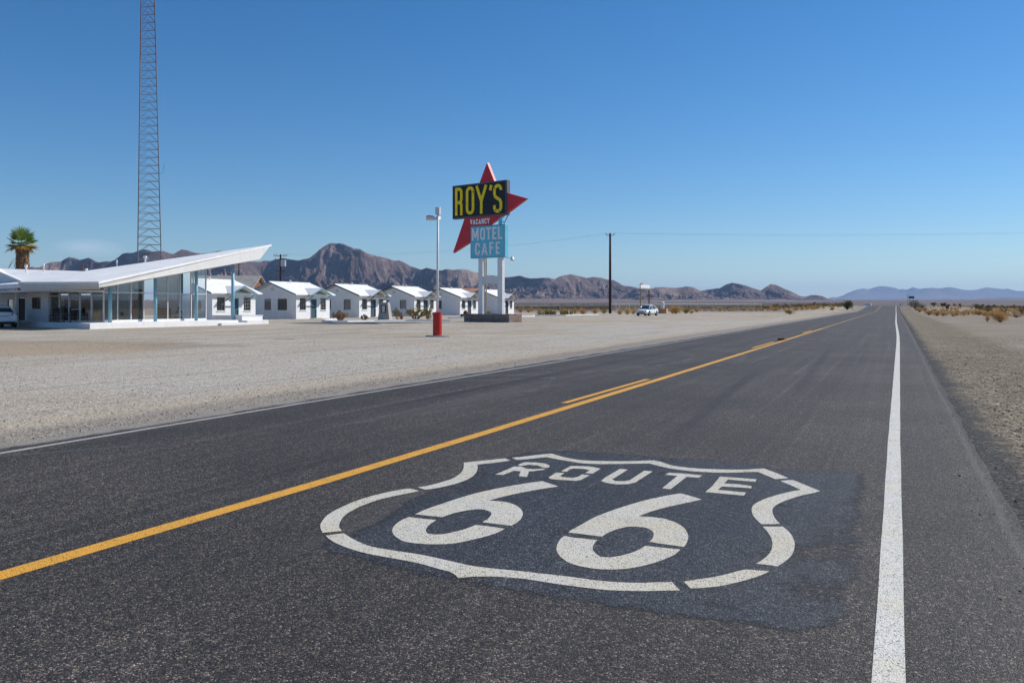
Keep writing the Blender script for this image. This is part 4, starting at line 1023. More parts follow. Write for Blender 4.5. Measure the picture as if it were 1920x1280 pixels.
mb = MB(); mb.add([(-52.0, 37.6, 2.80), (-58.5, 37.6, 2.80), (-58.5, 37.6, 4.98), (-52.0, 37.6, 3.05), (-52.0, 37.75, 2.80), (-58.5, 37.75, 2.80), (-58.5, 37.75, 4.98), (-52.0, 37.75, 3.05)],
                  [(0, 1, 2, 3), (7, 6, 5, 4), (0, 4, 5, 1), (1, 5, 6, 2), (2, 6, 7, 3), (3, 7, 4, 0)]); B(mb, 'gable_wall', M['wall'])
mb = MB(); mb.tube([(-43.3, 36.3, 2.47), (-50.4, 36.7, 2.33), (-62.8, 37.7, 2.24)], .09, 4, True, PI / 4); B(mb, 'eave_beam', M['fascia'], wr)
# vents on the roof
for px, py, dep, r_, h_, nm in ((49, 506, 60, .10, .36, 0), (82, 507, 60, .06, .52, 0), (162, 509, 59.5, .10, .22, 0), (219, 500, 59, .05, .50, 0), (272, 490, 60.5, .12, .40, 0)):
    p = at(px, dep); zt = EYE + (572 - py) / 1600 * dep
    v = MB(); v.cyl(p.x, p.y, zt - .8, zt + h_ * .55, r_ * .6); v.cyl(p.x, p.y, zt + h_ * .5, zt + h_ * .95, r_); B(v, 'roof_vent', M['metal_white'], roof if px > 150 else wr)
# columns
def soffit_z(x, y): return 2.5 + .172 * (y - 36.1) + .15 * (x + 43.1)
for y in (39.1, 42.75, 46.45, 50.15):
    c = MB(); c.cyl(-45.7, y, PLZ if y < 49 else 0.0, soffit_z(-45.7, y) + .12, .115, n=20); B(c, 'column', M['column'], smooth=True)
# glass front: sill, mullions, transom, panes
gx = -46.4
ym = [39.2] + [bear(p, gx) for p in (220, 245, 269, 291, 314, 337, 358)] + [48.1]
sill = MB(); sill.box(gx - .08, 39.2, PLZ - .02, gx + .08, 48.1, PLZ + .14); B(sill, 'sill', M['block'])
fr = MB()
for y in ym: fr.box(gx - .045, y - .03, PLZ + .14, gx + .045, y + .03, soffit_z(gx, y) + .02)
for a, b in zip(ym, ym[1:]): fr.box(gx - .035, a + .03, 2.24, gx + .035, b - .03, 2.29)
front = B(fr, 'glazing_frame', M['alu'])
for a, b in zip(ym, ym[1:]):
    for z0, z1a, z1b in ((PLZ + .14, 2.24, 2.24), (2.29, soffit_z(gx, a) + .02, soffit_z(gx, b) + .02)):
        g = MB(); g.add([(gx, a + .03, z0), (gx, b - .03, z0), (gx, b - .03, z1b), (gx, a + .03, z1a)], [(0, 1, 2, 3)]); B(g, 'pane', M['glass'], front)
# north-west return of the glass: clear pane running back from the corner
d2 = Vector((-.504, -.864, 0)); c0 = Vector((gx, 48.1, 0))
fr = MB()
for s_ in (0.0, .9, 1.75, 1.95):
    p = c0 + d2 * s_; fr.box(p.x - .04, p.y - .04, PLZ, p.x + .04, p.y + .04, soffit_z(p.x, p.y) + .02)
back = B(fr, 'return_frame', M['alu'])
for s0, s1 in ((.04, .86), (.94, 1.7)):
    p, q = c0 + d2 * s0, c0 + d2 * s1
    g = MB(); g.add([(p.x, p.y, PLZ), (q.x, q.y, PLZ), (q.x, q.y, soffit_z(q.x, q.y)), (p.x, p.y, soffit_z(p.x, p.y))], [(0, 1, 2, 3)]); B(g, 'pane', M['glass'], back)
# solid back of the room
iw = MB()
p, q = c0 + d2 * 2.0, Vector((-50.6, 41.0, 0))
nn = Vector((-.864, .504, 0)) * .12
iw.add([tuple(p), tuple(q), (q.x, q.y, 2.42), (p.x, p.y, soffit_z(p.x, p.y)), tuple(p + nn), tuple(q + nn), (q.x + nn.x, q.y + nn.y, 2.42), (p.x + nn.x, p.y + nn.y, soffit_z(p.x, p.y))],
       [(0, 1, 2, 3), (7, 6, 5, 4), (0, 4, 5, 1), (1, 5, 6, 2), (2, 6, 7, 3), (3, 7, 4, 0)])
B(iw, 'back_wall', M['interior'])
for s_, w_, h_, m_ in ((4.6, .55, 2.6, 'brown'), (6.6, .35, 2.5, 'brown')):
    p = c0 + d2 * s_ - nn * 2.2
    q = MB(); q.box(p.x - w_ / 2, p.y - w_ / 2, PLZ + .002, p.x + w_ / 2, p.y + w_ / 2, h_ - .05); B(q, 'inner_pillar', M[m_])
p = c0 + d2 * 5.6 - nn * 2.0; q = c0 + d2 * 2.6 - nn * 2.0
w_ = MB(); w_.tube([(p.x, p.y, PLZ + .45), (q.x, q.y, PLZ + .45)], .62, 4, True, PI / 4); B(w_, 'counter', M['rust_red'])
# south glass front with doors
sy = 39.2
xm = [gx] + [bear(p, plane_y=sy) for p in (172, 150, 130, 112, 92)]
fr = MB()
for x in xm[1:]: fr.box(x - .05, sy - .05, PLZ, x + .05, sy + .05, 2.30)
for a, b in zip(xm, xm[1:]): fr.box(b + .05, sy - .04, 2.02, a - .05, sy + .04, 2.09)
for a, b in list(zip(xm, xm[1:]))[:4]: fr.box(b + .05, sy - .04, PLZ, a - .05, sy + .04, PLZ + .10)
a, b = xm[2], xm[3]; fr.box(b + .05, sy - .035, 1.15, a - .05, sy + .035, 1.22)
sf = B(fr, 'entrance_frame', M['alu'])
for i, (a, b) in enumerate(zip(xm, xm[1:])):
    if i == 4: continue
    for z0, z1 in ((PLZ + .1, 2.02), (2.09, 2.28)):
        g = MB(); g.add([(b + .05, sy, z0), (a - .05, sy, z0), (a - .05, sy, z1), (b + .05, sy, z1)], [(0, 1, 2, 3)]); B(g, 'pane', M['glass'], sf)
q = MB(); q.box(-51.35, 41.6, PLZ, -46.9, 41.72, 2.28); B(q, 'inner_wall', M['blue_wall'])
q = MB(); q.box(-51.30, 40.2, PLZ, -50.3, 41.5, 2.28); B(q, 'brown_booth', M['brown'])
# white block wall with the small window, then the recessed porch
q = MB(); xa, xb = bear(50, plane_y=sy), xm[5] - .06
wall_panel(q, (xa, sy, PLZ - .1), (1, 0, 0), (0, -1, 0), xb - xa, 2.05, [(.48, .95, 1.38, 1.72)], .2)
wall_panel(q, (xa, sy + .2, PLZ - .1), (0, 1, 0), (-1, 0, 0), 2.8, 2.05, [], .2)
sw = B(q, 'block_wall', M['wall'])
add_window(sw, (xa + 50, sy - 42, PLZ - .1), (1, 0, 0), (0, -1, 0), .48, .95, 1.38, 1.72, 3, 1, M['brown'], M['glass_dim'], sill=False)
q = MB()
wall_panel(q, (-64, 42, -.05), (1, 0, 0), (0, -1, 0), 64 + xa, 2.36, [(64 + bear(34, plane_y=42), .1, 64 + bear(47, plane_y=42), 2.02), (64 + bear(14, plane_y=42), .95, 64 + bear(23, plane_y=42), 1.95)], .15)
pw = B(q, 'porch_wall', M['wall'])
q = MB(); q.box(bear(34, plane_y=42) + .02, 42.06, .05, bear(47, plane_y=42) - .02, 42.12, 1.96); B(q, 'door', M['door_dark'])
add_window(pw, (-64 + 50, 0, -.05), (1, 0, 0), (0, -1, 0), 64 + bear(14, plane_y=42), .95, 64 + bear(23, plane_y=42), 1.95, 2, 4, M['win_frame'], M['glass_dim'], sill=False)
q = MB(); q.box(xa - .22, 38.5, 0, xa - .06, 38.66, 2.28); B(q, 'post', M['wall'])
for x_ in (-64.0,):
    q = MB(); q.box(x_, 42.2, 0, x_ + .2, 47.5, 2.5); q.box(x_, 47.3, 0, -49.6, 47.5, 2.5); B(q, 'rear_wall', M['wall'])

# planter of white blocks at the end of the cafe terrace
pl = thing('block_planter', 'low white block planter around the last blue column of the cafe', 'planter', (-46.4, 51.4, 0))
q = MB(); q.box(-1.5, -1.1, -.1, 1.45, 1.2, .62); q.v = q.v; body = q.build('wall', M['block'], pl, bevel=.015)
q = MB(); q.box(-1.23, -.83, .6203, 1.18, .93, .64); q.build('soil', M['floor'], pl)
q = MB(); q.box(-1.53, -1.13, .6203, 1.48, -.83, .68); q.box(-1.53, .93, .6203, 1.48, 1.23, .68); q.box(1.18, -.83, .6203, 1.48, .93, .68); q.box(-1.53, -.83, .6203, -1.23, .93, .68); q.build('coping', M['block'], pl)
q = MB(); q.box(1.4503, -1.14, -.1, 2.0, 1.24, .30); q.build('bench', M['block'], pl, bevel=.015)

# furniture in and on the cafe
def chair(loc, rz, lab, mat):
    t = thing('cafe_chair', lab, 'chair', loc, rz, 'chairs at the cafe')
    q = MB(); q.box(-.22, -.22, .43, .22, .22, .48); q.build('seat', mat, t)
    q = MB(); q.box(-.22, .18, .55, .22, .23, .92); q.build('backrest', mat, t)
    for sx in (-.19, .19):
        for sy_ in (-.19, .20):
            q = MB(); q.box(sx - .018, sy_ - .018, 0, sx + .018, sy_ + .018, .43 if sy_ < 0 else .55); q.build('leg', M['trim_black'], t)
    return t
chair((-50.1, 38.55, PLZ), .4, 'dark chair on the terrace by the cafe entrance, leftmost', M['trim_black'])
chair((-49.0, 38.6, PLZ), -.5, 'dark chair on the terrace by the cafe entrance, rightmost', M['trim_black'])
t = thing('terrace_table', 'low dark round table between two chairs by the cafe entrance', 'table', (-49.55, 38.45, PLZ))
q = MB(); q.cyl(0, 0, .62, .66, .36); q.build('table_top', M['brown'], t)
q = MB(); q.cyl(0, 0, 0, .62, .035); q.cyl(0, 0, 0, .03, .2); q.build('leg', M['trim_black'], t)
q = MB(); q.box(-.45, -.3, 0, .45, .3, .42); q.box(-.45, .2, .42, .45, .3, .8); o = q.build('yellow_bench', simple('mustard_vinyl', (0.38, 0.25, 0.03), .5, .3, .1, 2), None); o.location = (-48.6, 40.1, PLZ)
tag(o, 'mustard yellow bench seat inside the cafe door', 'bench')
t = thing('flower_stand', 'yellow flower bowl on a thin dark stand behind the cafe glass', 'flower stand', (-47.4, 44.2, PLZ))
q = MB(); q.cyl(0, 0, 0, .75, .03); q.cyl(0, 0, 0, .04, .2); q.build('stand', M['trim_black'], t)
q = MB(); q.tube([(0, 0, .72), (0, 0, .80), (0, 0, .90)], [.10, .30, .34], 14); q.build('bowl', M['trim_black'], t)
q = MB(); rr_ = random.Random(4)
for i in range(90):
    a = rr_.random() * 2 * PI; r_ = .36 * math.sqrt(rr_.random()); z = .9 + rr_.random() * .22
    q.add([(r_ * math.cos(a) - .05, r_ * math.sin(a), z), (r_ * math.cos(a) + .05, r_ * math.sin(a) + .02, z + .02), (r_ * math.cos(a), r_ * math.sin(a) + .05, z + .09)], [(0, 1, 2)])
q.build('flowers', M['sign_yellow'], t)
t = thing('display_rack', 'cluttered display rack standing behind the right end of the cafe glass', 'rack', (-47.0, 46.0, PLZ))
q = MB(); q.box(-.3, -.3, 0, .3, .3, .05); q.box(-.3, -.3, .5, .3, .3, .54); q.box(-.02, -.02, .05, .02, .02, 1.3); q.build('frame', M['alu'], t)
q = MB()
for i in range(14): x_, y_, z_ = rr_.uniform(-.25, .2), rr_.uniform(-.25, .2), rr_.choice([.05, .54, .8]); q.box(x_, y_, z_, x_ + .1, y_ + .1, z_ + rr_.uniform(.1, .26))
q.build('goods', M['trim_dark'], t)

# ------------------------------------------------------------------ the big sign
SX, SYW = (-29.97, 65.5)[0], 65.5
SROT = math.atan2(-.251, .968)
sign = thing('motel_sign', 'tall roadside sign with black box, red star and turquoise panel reading ROY\'S VACANCY MOTEL CAFE', 'motel sign', (SX, SYW, 0), SROT)
# local x runs to the right along the sign face, local -y faces the viewer
q = MB(); q.box(-6.2, -.02, 9.10, 0.0, .42, 12.0); blk = q.build('name_box', M['sign_black'], sign, bevel=.02)
q = MB(); q.box(0.003, .0, 9.12, .03, .42, 11.98); q.box(-6.2, 0, 9.07, .0, .42, 9.095); q.box(-6.2, 0, 12.005, 0, .42, 12.03); q.build('edge_metal', M['sign_edge'], blk)
q = MB(); q.box(-4.08, 0, 5.52, -.20, .45, 8.31); tl = q.build('cafe_panel', M['sign_teal'], sign, bevel=.02)
q = MB()
for z_ in (9.14, 11.92): q.box(-6.16, -.035, z_, -.04, -.022, z_ + .045)
for x_ in (-6.16, -.085): q.box(x_, -.035, 9.19, x_ + .045, -.022, 11.915)
q.build('face_frame', M['sign_edge'], blk)
q = MB()
for z_ in (5.55, 8.24): q.box(-4.05, -.014, z_, -.23, -.002, z_ + .03)
for x_ in (-4.05, -.26): q.box(x_, -.014, 5.585, x_ + .03, -.002, 8.235)
q.box(-4.02, -.006, 6.93, -.26, -.002, 6.945)
q.build('panel_trim', M['sign_edge'], tl)
star = [(-2.23, 13.72), (-1.02, 11.24), (2.05, 10.30), (0.0, 9.25), (-1.74, 8.44), (-4.08, 7.02), (-6.22, 6.10), (-4.84, 9.05), (-3.72, 10.80)]
q = MB()
def plate(mb, poly, y0, y1):
    n_ = len(poly); vs = [(a, y0, z) for a, z in poly] + [(a, y1, z) for a, z in poly]
    mb.add(vs, [tuple(range(n_)), tuple(range(n_, 2 * n_))[::-1]] + [(i, (i + 1) % n_, n_ + (i + 1) % n_, n_ + i) for i in range(n_)])
plate(q, star, .06, .38); q.build('red_star', M['sign_red'], sign)
# sheet seams on the star and guy struts behind it
q = MB(); q.tube([(-3.0, .5, 8.35), (-2.2, .55, 12.2)], .05, 6); q.tube([(-.75, .5, 8.35), (.3, .5, 9.9)], .04, 6); q.build('strut', M['sign_edge'], sign)
# posts, cross beam, conduit
for x0, x1 in ((-3.22, -2.73), (-1.06, -.54)):
    q = MB(); q.box(x0, .05, 0, x1, .40, 5.53); q.build('post', M['sign_post'], sign, bevel=.02)
q = MB(); q.box(-1.0, .12, 8.32, -.6, .36, 9.2); q.build('neck', M['sign_teal'], sign)
q = MB(); q.box(-2.727, .1, 3.30, -1.063, .34, 3.95); q.build('cross_beam', M['sign_post'], sign)
q = MB(); q.cyl(-2.66, .46, 0, 5.6, .06); q.build('conduit', M['tan_pipe'], sign)
q = MB(); q.tube([(-.25, .2, 5.50), (.1, .2, 5.42), (.42, .15, 5.52), (.55, .1, 5.45)], .025, 6); lp = q.build('floodlight_arm', M['alu'], sign)
q = MB(); q.tube([(.55, .1, 5.52), (.58, .05, 5.36), (.60, 0, 5.24)], [.07, .14, .19], 12); q.build('floodlight', M['alu'], lp)
# letters as raised strokes
def stroke(mb, pts, w, y, d, closed=False, round_=True):
    """flat stroke of width w in the sign plane along pts (x, z), raised d in front of y"""
    n_ = len(pts)
    segs = list(zip(pts, pts[1:] + ([pts[0]] if closed else [])))[:n_ if closed else n_ - 1]
    L = []; Rr = []
    m = n_
    for i in range(m):
        p = Vector(pts[i])
        a = Vector(pts[i - 1]) if (i > 0 or closed) else None
        b = Vector(pts[(i + 1) % n_]) if (i < n_ - 1 or closed) else None
        d1 = (p - a).normalized() if a is not None else None
        d2 = (b - p).normalized() if b is not None else None
        if d1 is None: nn = Vector((-d2.y, d2.x)); k = 1
        elif d2 is None: nn = Vector((-d1.y, d1.x)); k = 1
        else:
            n1 = Vector((-d1.y, d1.x)); n2 = Vector((-d2.y, d2.x)); nn = (n1 + n2)
            nn = nn.normalized() if nn.length > 1e-6 else n1
            k = 1 / max(0.5, nn.dot(n1))
        L.append(p + nn * w / 2 * k); Rr.append(p - nn * w / 2 * k)
    vs = [(v.x, y - d, v.y) for v in L] + [(v.x, y - d, v.y) for v in Rr] + [(v.x, y, v.y) for v in L] + [(v.x, y, v.y) for v in Rr]
    fs = []
    for i in range(m if closed else m - 1):
        j = (i + 1) % m
        fs += [(i, j, m + j, m + i), (i, 2 * m + i, 2 * m + j, j), (m + i, m + j, 3 * m + j, 3 * m + i)]
    if not closed: fs += [(0, m, 3 * m, 2 * m), (m - 1, 3 * m - 1, 4 * m - 1, 2 * m - 1)[::1] if False else (m - 1, 2 * m + m - 1, 3 * m + m - 1, m + m - 1)]
    mb.add(vs, fs)
def arc(cx_, cz, rx, rz, a0, a1, n_=8):
    return [(cx_ + rx * math.cos(R(a0 + (a1 - a0) * i / n_)), cz + rz * math.sin(R(a0 + (a1 - a0) * i / n_))) for i in range(n_ + 1)]
def glyph(c, w, h, s):
    """strokes in a w x h cell, s = stroke width; returns list of (points, closed)"""
    x0, x1, z0, z1 = s / 2, w - s / 2, s / 2, h - s / 2; r = (x1 - x0) / 2; m = w / 2
    bt, tp = 0, h
    if c == 'R':
        zm = h * .46; r2 = min(r, (z1 - zm) / 2)
        return [([(x0, bt), (x0, tp)], 0), ([(x0, z1)] + arc(x1 - r2, z1 - r2, r2, r2, 90, 0, 6) + arc(x1 - r2, zm + r2, r2, r2, 0, -90, 6) + [(x0, zm)], 0),
                (([(x1 - r2, zm)] + arc(x1 - r2 * .9, zm - r2 * .9, r2 * .9, r2 * .9, 90, 0, 5) + [(x1, bt)]), 0)]
    if c == 'O': return [(arc(m, z1 - r, r, r, 180, 0, 10) + arc(m, z0 + r, r, r, 0, -180, 10), 1)]
    if c == 'Y': return [([(x0 - s * .1, tp), (m, h * .44)], 0), ([(x1 + s * .1, tp), (m, h * .44)], 0), ([(m, h * .50), (m, bt)], 0)]
    if c == 'S':
        return [(arc(m, z1 - r, r, r, -8, 180, 10) + [(x0, h * .66), (x0 + r * .3, h * .56), (x1 - r * .3, h * .44), (x1, h * .34)] + arc(m, z0 + r, r, r, 0, -180, 10) + [(x0, z0 + r * 1.5)], 0)]
    if c == "'": return [([(x1, tp), (x0, h * .1)], 0)]
    if c == 'V': return [([(x0, tp), (m, z0)], 0), ([(x1, tp), (m, z0)], 0)]
    if c == 'A': return [([(x0 - s * .1, bt), (m, z1)], 0), ([(x1 + s * .1, bt), (m, z1)], 0), ([(m - r * .62, h * .28), (m + r * .62, h * .28)], 0)]
    if c == 'C': return [([(x1, h * .66)] + arc(m, z1 - r, r, r, 0, 180, 10) + arc(m, z0 + r, r, r, 180, 360, 10) + [(x1, h * .34)], 0)]
    if c == 'N': return [([(x0, bt), (x0, tp)], 0), ([(x0, tp - s * .3), (x1, bt + s * .3)], 0), ([(x1, bt), (x1, tp)], 0)]
    if c == 'M': return [([(x0, bt), (x0, tp)], 0), ([(x0 + s * .2, tp - s * .3), (m, h * .22)], 0), ([(x1 - s * .2, tp - s * .3), (m, h * .22)], 0), ([(x1, bt), (x1, tp)], 0)]
    if c == 'T': return [([(0, z1), (w, z1)], 0), ([(m, z1 - s / 2), (m, bt)], 0)]
    if c == 'E': return [([(x0, bt), (x0, tp)], 0), ([(x0 + s / 2, z1), (w, z1)], 0), ([(x0 + s / 2, z0), (w, z0)], 0), ([(x0 + s / 2, h / 2), (w * .88, h / 2)], 0)]
    if c == 'F': return [([(x0, bt), (x0, tp)], 0), ([(x0 + s / 2, z1), (w, z1)], 0), ([(x0 + s / 2, h * .52), (w * .88, h * .52)], 0)]
    if c == 'L': return [([(x0, bt), (x0, tp)], 0), ([(x0 + s / 2, z0), (w, z0)], 0)]
def letter(c, x, z, w, h, s, y, mat, parent, d=.06):
    mb = MB()
    for i, (pts, cl) in enumerate(glyph(c, w, h, s)):
        stroke(mb, [(x + a, z + b) for a, b in pts], s, y - .001 * i - .003, d + .002 * i, bool(cl))
    return mb.build('letter', mat, parent)
for c, x, w, z, h in (('R', -5.83, .88, 9.36, 2.45), ('O', -4.55, .96, 9.36, 2.45), ('Y', -3.42, 1.30, 9.34, 2.45), ("'", -1.90, .38, 11.22, .50), ('S', -1.42, .98, 9.30, 2.45)):
    letter(c, x, z, w, h, .27, -.02, M['sign_yellow'], blk)
# dead bulb sockets in the S and O
for x_, z_ in ((-1.28, 11.42), (-1.14, 9.52), (-.74, 9.42), (-3.68, 11.30)):
    q = MB(); q.tube([(x_, -.06, z_), (x_, -.095, z_)], .065, 8); q.build('bulb_socket', M['sign_black'], blk)
x_ = -4.15
for c, w in (('V', .27), ('A', .29), ('C', .25), ('A', .29), ('N', .27), ('C', .25), ('Y', .29)):
    letter(c, x_, 8.46, w, .47, .085, .06, M['sign_white'], sign, .03); x_ += w + .055
for c, x, w in (('M', -3.86, .76), ('O', -2.92, .56), ('T', -2.24, .56), ('E', -1.54, .46), ('L', -.92, .46)):
    letter(c, x, 7.07, w, 1.06, .17, 0, M['sign_white'], tl, .05)
for c, x, w in (('C', -3.50, .54), ('A', -2.76, .68), ('F', -1.86, .46), ('E', -1.16, .46)):
    letter(c, x, 5.80, w, 1.06, .17, 0, M['sign_white'], tl, .05)
# planter at its foot
t = thing('brick_planter', 'long rust and grey brick planter at the foot of the motel sign', 'planter', (SX, SYW, 0), SROT)
q = MB(); q.box(-4.28, -.62, -.1, .76, -.42, .70); q.box(-4.28, .90, -.1, .76, 1.1, .70); q.box(-4.28, -.42, -.1, -4.08, .90, .70); q.box(.56, -.42, -.1, .76, .90, .70); q.build('wall', M['brick'], t)
q = MB(); q.box(-4.08, -.42, .3, .56, .90, .5); q.build('soil', M['concrete'], t)

# ------------------------------------------------------------------ lamp pole standing in a red drum
t = thing('lamp_pole', 'slim white lamp pole rising out of a red drum on a concrete pad', 'lamp pole', (-19.27, 34.45, 0))
q = MB(); q.prism([(.62 * math.cos(a) * (0.9 + .16 * math.sin(3 * a + 1)), .6 * math.sin(a) * (0.9 + .14 * math.cos(2 * a)), ) for a in [2 * PI * i / 18 for i in range(18)]], -.05, .055); q.build('concrete_pad', M['concrete'], t)
q = MB(); q.cyl(0, 0, .05, 1.12, .21, n=28)
for z_ in (.06, .40, .75, 1.09): q.cyl(0, 0, z_, z_ + .025, .217, n=28)
q.build('red_drum', M['drum_red'], t, smooth=False)
q = MB(); q.tube([(0, 0, 1.1), (.01, 0, 3.2), (.03, .0, 5.65)], [.060, .055, .045], 14); q.build('pole', M['metal_white'], t, smooth=True)
q = MB(); q.box(-.08, -.07, 5.62, .14, .07, 5.95); q.build('junction_box', M['alu'], t)
q = MB(); q.tube([(.03, 0, 5.5), (-.12, -.02, 5.42), (-.2, -.03, 5.48)], .02, 6); arm = q.build('bracket', M['alu'], t)
q = MB(); q.tube([(-.05, -.03, 5.40), (-.22, -.10, 5.46), (-.46, -.2, 5.50)], [.05, .11, .15], 12); q.build('floodlight', M['alu'], arm)
q = MB(); q.tube([(.02, .05, 5.38), (-.06, .20, 5.44), (-.14, .34, 5.48)], [.05, .09, .13], 12); q.build('floodlight', M['alu'], arm)

# ------------------------------------------------------------------ radio mast
def lattice_tower():
    base = at(273, 120)
    t = thing('radio_mast', 'tall three-legged lattice radio mast rising behind the cafe roof, upper part red', 'radio mast', (base.x, base.y, 0))
    def leg_pos(k, z):
        ang = R(24 + 120 * k) + 0.0
        r = 2.05 - (2.05 - 1.16) * (z - 7) / 37.5
        a = ang + YAW
        return Vector((r * math.cos(a), r * math.sin(a), z))
    ZR = 35.6
    for k in range(3):
        q = MB(); q.tube([leg_pos(k, 0), leg_pos(k, ZR)], .075, 6); q.build('leg', M['lattice'], t)
        q = MB(); q.tube([leg_pos(k, ZR), leg_pos(k, 52)], .072, 6); q.build('leg', M['lattice_red'], t)
    step = 1.12; z = 1.0; sec = 0
    while z < 51:
        q = MB(); top = min(z + step * 5, 51.5); mat = M['lattice'] if z < ZR else M['lattice_red']
        while z < top - .01:
            for k in range(3):
                a0, a1 = leg_pos(k, z), leg_pos((k + 1) % 3, z)
                b0, b1 = leg_pos(k, z + step), leg_pos((k + 1) % 3, z + step)
                q.tube([a0, a1], .032, 4); mid = (b0 + b1) / 2
                q.tube([a0, mid], .026, 4); q.tube([a1, mid], .026, 4)
            z += step
        q.build('lattice_section', mat, t)
    q = MB()
    for i in range(2):
        for j in range(1):
            q.tube([leg_pos(0, 20) + Vector((0, 0, 0)), leg_pos(0, 20) + Vector((.55, .2, .25)), leg_pos(0, 20.9) + Vector((.75, .3, .6))], .02, 5)
    q.build('antenna', M['lattice'], t)
lattice_tower()

# ------------------------------------------------------------------ utility poles and wires
def utility_pole(name, label, loc, h, mat, arm_len, arm_rz, arms=1, kit=False, rad=.17):
    t = thing(name, label, 'utility pole', loc)
    q = MB(); q.tube([(0, 0, -.5), (0, 0, h * .5), (0, 0, h)], [rad, rad * .85, rad * .66], 12); q.build('pole', mat, t, smooth=True)
    c, s = math.cos(arm_rz), math.sin(arm_rz)
    pts = []
    for i in range(arms):
        z = h - .35 - i * .9; L = arm_len * (1 if i == 0 else .8)
        q = MB(); q.tube([(-c * L / 2, -s * L / 2, z), (c * L / 2, s * L / 2, z)], .085, 4, True, PI / 4); ar = q.build('crossarm', M['wood_pale'], t)
        for e in ((-.97, -.55, .55, .97) if kit and i == 0 else (-.97, .97)):
            q = MB(); q.cyl(c * L / 2 * e, s * L / 2 * e, z + .06, z + .20, .03); q.tube([(c * L / 2 * e, s * L / 2 * e, z + .2), (c * L / 2 * e, s * L / 2 * e, z + .3), (c * L / 2 * e, s * L / 2 * e, z + .38)], [.07, .09, .04], 8)
            q.build('insulator', M['trim_dark'], ar)
            pts.append(Vector(loc) + Vector((c * L / 2 * e, s * L / 2 * e, z + .38)))
    if kit:
        for e in (.25, .62):
            q = MB(); q.cyl(c * e * 1.4, s * e * 1.4, h - 2.5, h - 1.2, .30, n=14); q.build('transformer', M['alu'], t)
        q = MB(); q.tube([(-c * .9, -s * .9, h - 3.4), (c * .9, s * .9, h - 3.4)], .08, 4, True, PI / 4); q.tube([(0, 0, h - 4.2), (c * .8, s * .8, h - 3.5)], .05, 5); q.build('lower_arm', M['wood_pole'], t)
    return pts
p1 = at(1144, 149.7)
arot = YAW - R(10)
pa = utility_pole('utility_pole', 'tall dark wooden utility pole with one crossarm, alone left of the parked white sedan', tuple(p1), 14.05, M['wood_pole'], 1.45, arot, 1, rad=.26)
p2 = at(526, 177)
pb = utility_pole('utility_pole', 'dark utility pole loaded with transformers behind the gap between two cabins', tuple(p2), 12.0, M['wood_pole'], 2.9, arot, 2, True, rad=.24)
p3 = at(155, 170)
utility_pole('utility_pole', 'distant pole whose pale crossarm shows just above the cafe roof', tuple(p3), 9.75, M['wood_red'], 2.2, arot, 1, rad=.14)
p4 = at(448, 150)
utility_pole('utility_pole', 'thin dark pole half hidden under the tip of the cafe roof', tuple(p4), 9.1, M['wood_pole'], .9, arot, 1, rad=.11)
p5 = at(2380, 134)
pc = utility_pole('utility_pole', 'wooden utility pole on the far side of the road', tuple(p5), 13.9, M['wood_pole'], 1.45, arot, 1, rad=.24)
def wire(a, b, sag, label):
    pts = [a.lerp(b, i / 24) - Vector((0, 0, sag * 4 * (i / 24) * (1 - i / 24))) for i in range(25)]
    q = MB(); L = q.tube([p - a for p in pts], .0065, 4, False); o = q.build('power_line', M['wire'], None); o.location = a
    tag(o, label, 'wire', 'overhead power lines')
wire(pb[0], pa[0], 1.6, 'overhead wire left of the lone utility pole, ending on the near end of its crossarm')
wire(pb[3], pa[1], 1.3, 'overhead wire left of the lone utility pole, ending on the far end of its crossarm')
wire(pa[0], pc[0], .9, 'overhead wire right of the lone utility pole, from the near end of its crossarm')
wire(pa[1], pc[1], .7, 'overhead wire right of the lone utility pole, from the far end of its crossarm')
# thin poles by the far road
for px, dep, z0, h, lab in ((1702, 520, None, 9.5, 'thin grey pole beside the far road, just left of the small brown sign'),):
    p = at(px, dep); z0 = gh(p.x, p.y)
    t = thing('roadside_pole', lab, 'pole', (p.x, p.y, z0))
    q = MB(); q.cyl(0, 0, -1, h, .12, .09, 8); q.build('pole', M['lattice'], t)
    q = MB(); q.bar((-.8, 0, h - .3), (.8, 0, h - .3), .08); q.build('crossarm', M['lattice'], t)

# ------------------------------------------------------------------ frame of a disused billboard, tank, road sign, marker posts
a_, b_ = at(1201, 168), at(1217, 174)
t = thing('billboard_frame', 'weathered white board on two tall posts beyond the parked sedan', 'billboard', (a_.x, a_.y, 0))
w_ = (b_ - a_)
q = MB(); q.tube([(0, 0, -.3), (0, 0, 4.5)], .13, 8); q.build('post', M['wood_pale'], t)
q = MB(); q.tube([(w_.x, w_.y, -.3), (w_.x, w_.y, 4.6)], .13, 8); q.build('post', M['wood_red'], t)
q = MB(); u_ = w_.normalized(); n2 = Vector((u_.y, -u_.x, 0)) * .12
def obox(mb, p, q_, z0, z1, nn):
    mb.add([tuple(p - nn + Vector((0, 0, z0))), tuple(q_ - nn + Vector((0, 0, z0))), tuple(q_ + nn + Vector((0, 0, z0))), tuple(p + nn + Vector((0, 0, z0))),
            tuple(p - nn + Vector((0, 0, z1))), tuple(q_ - nn + Vector((0, 0, z1))), tuple(q_ + nn + Vector((0, 0, z1))), tuple(p + nn + Vector((0, 0, z1)))],
           [(0, 3, 2, 1), (4, 5, 6, 7), (0, 1, 5, 4), (1, 2, 6, 5), (2, 3, 7, 6), (3, 0, 4, 7)])
obox(q, -u_ * .25, w_ + u_ * .15, 4.85, 5.5, n2); q.build('board', M['curb'], t)
q = MB(); obox(q, -u_ * .3, w_ + u_ * .2, 4.65, 4.78, n2 * .6)
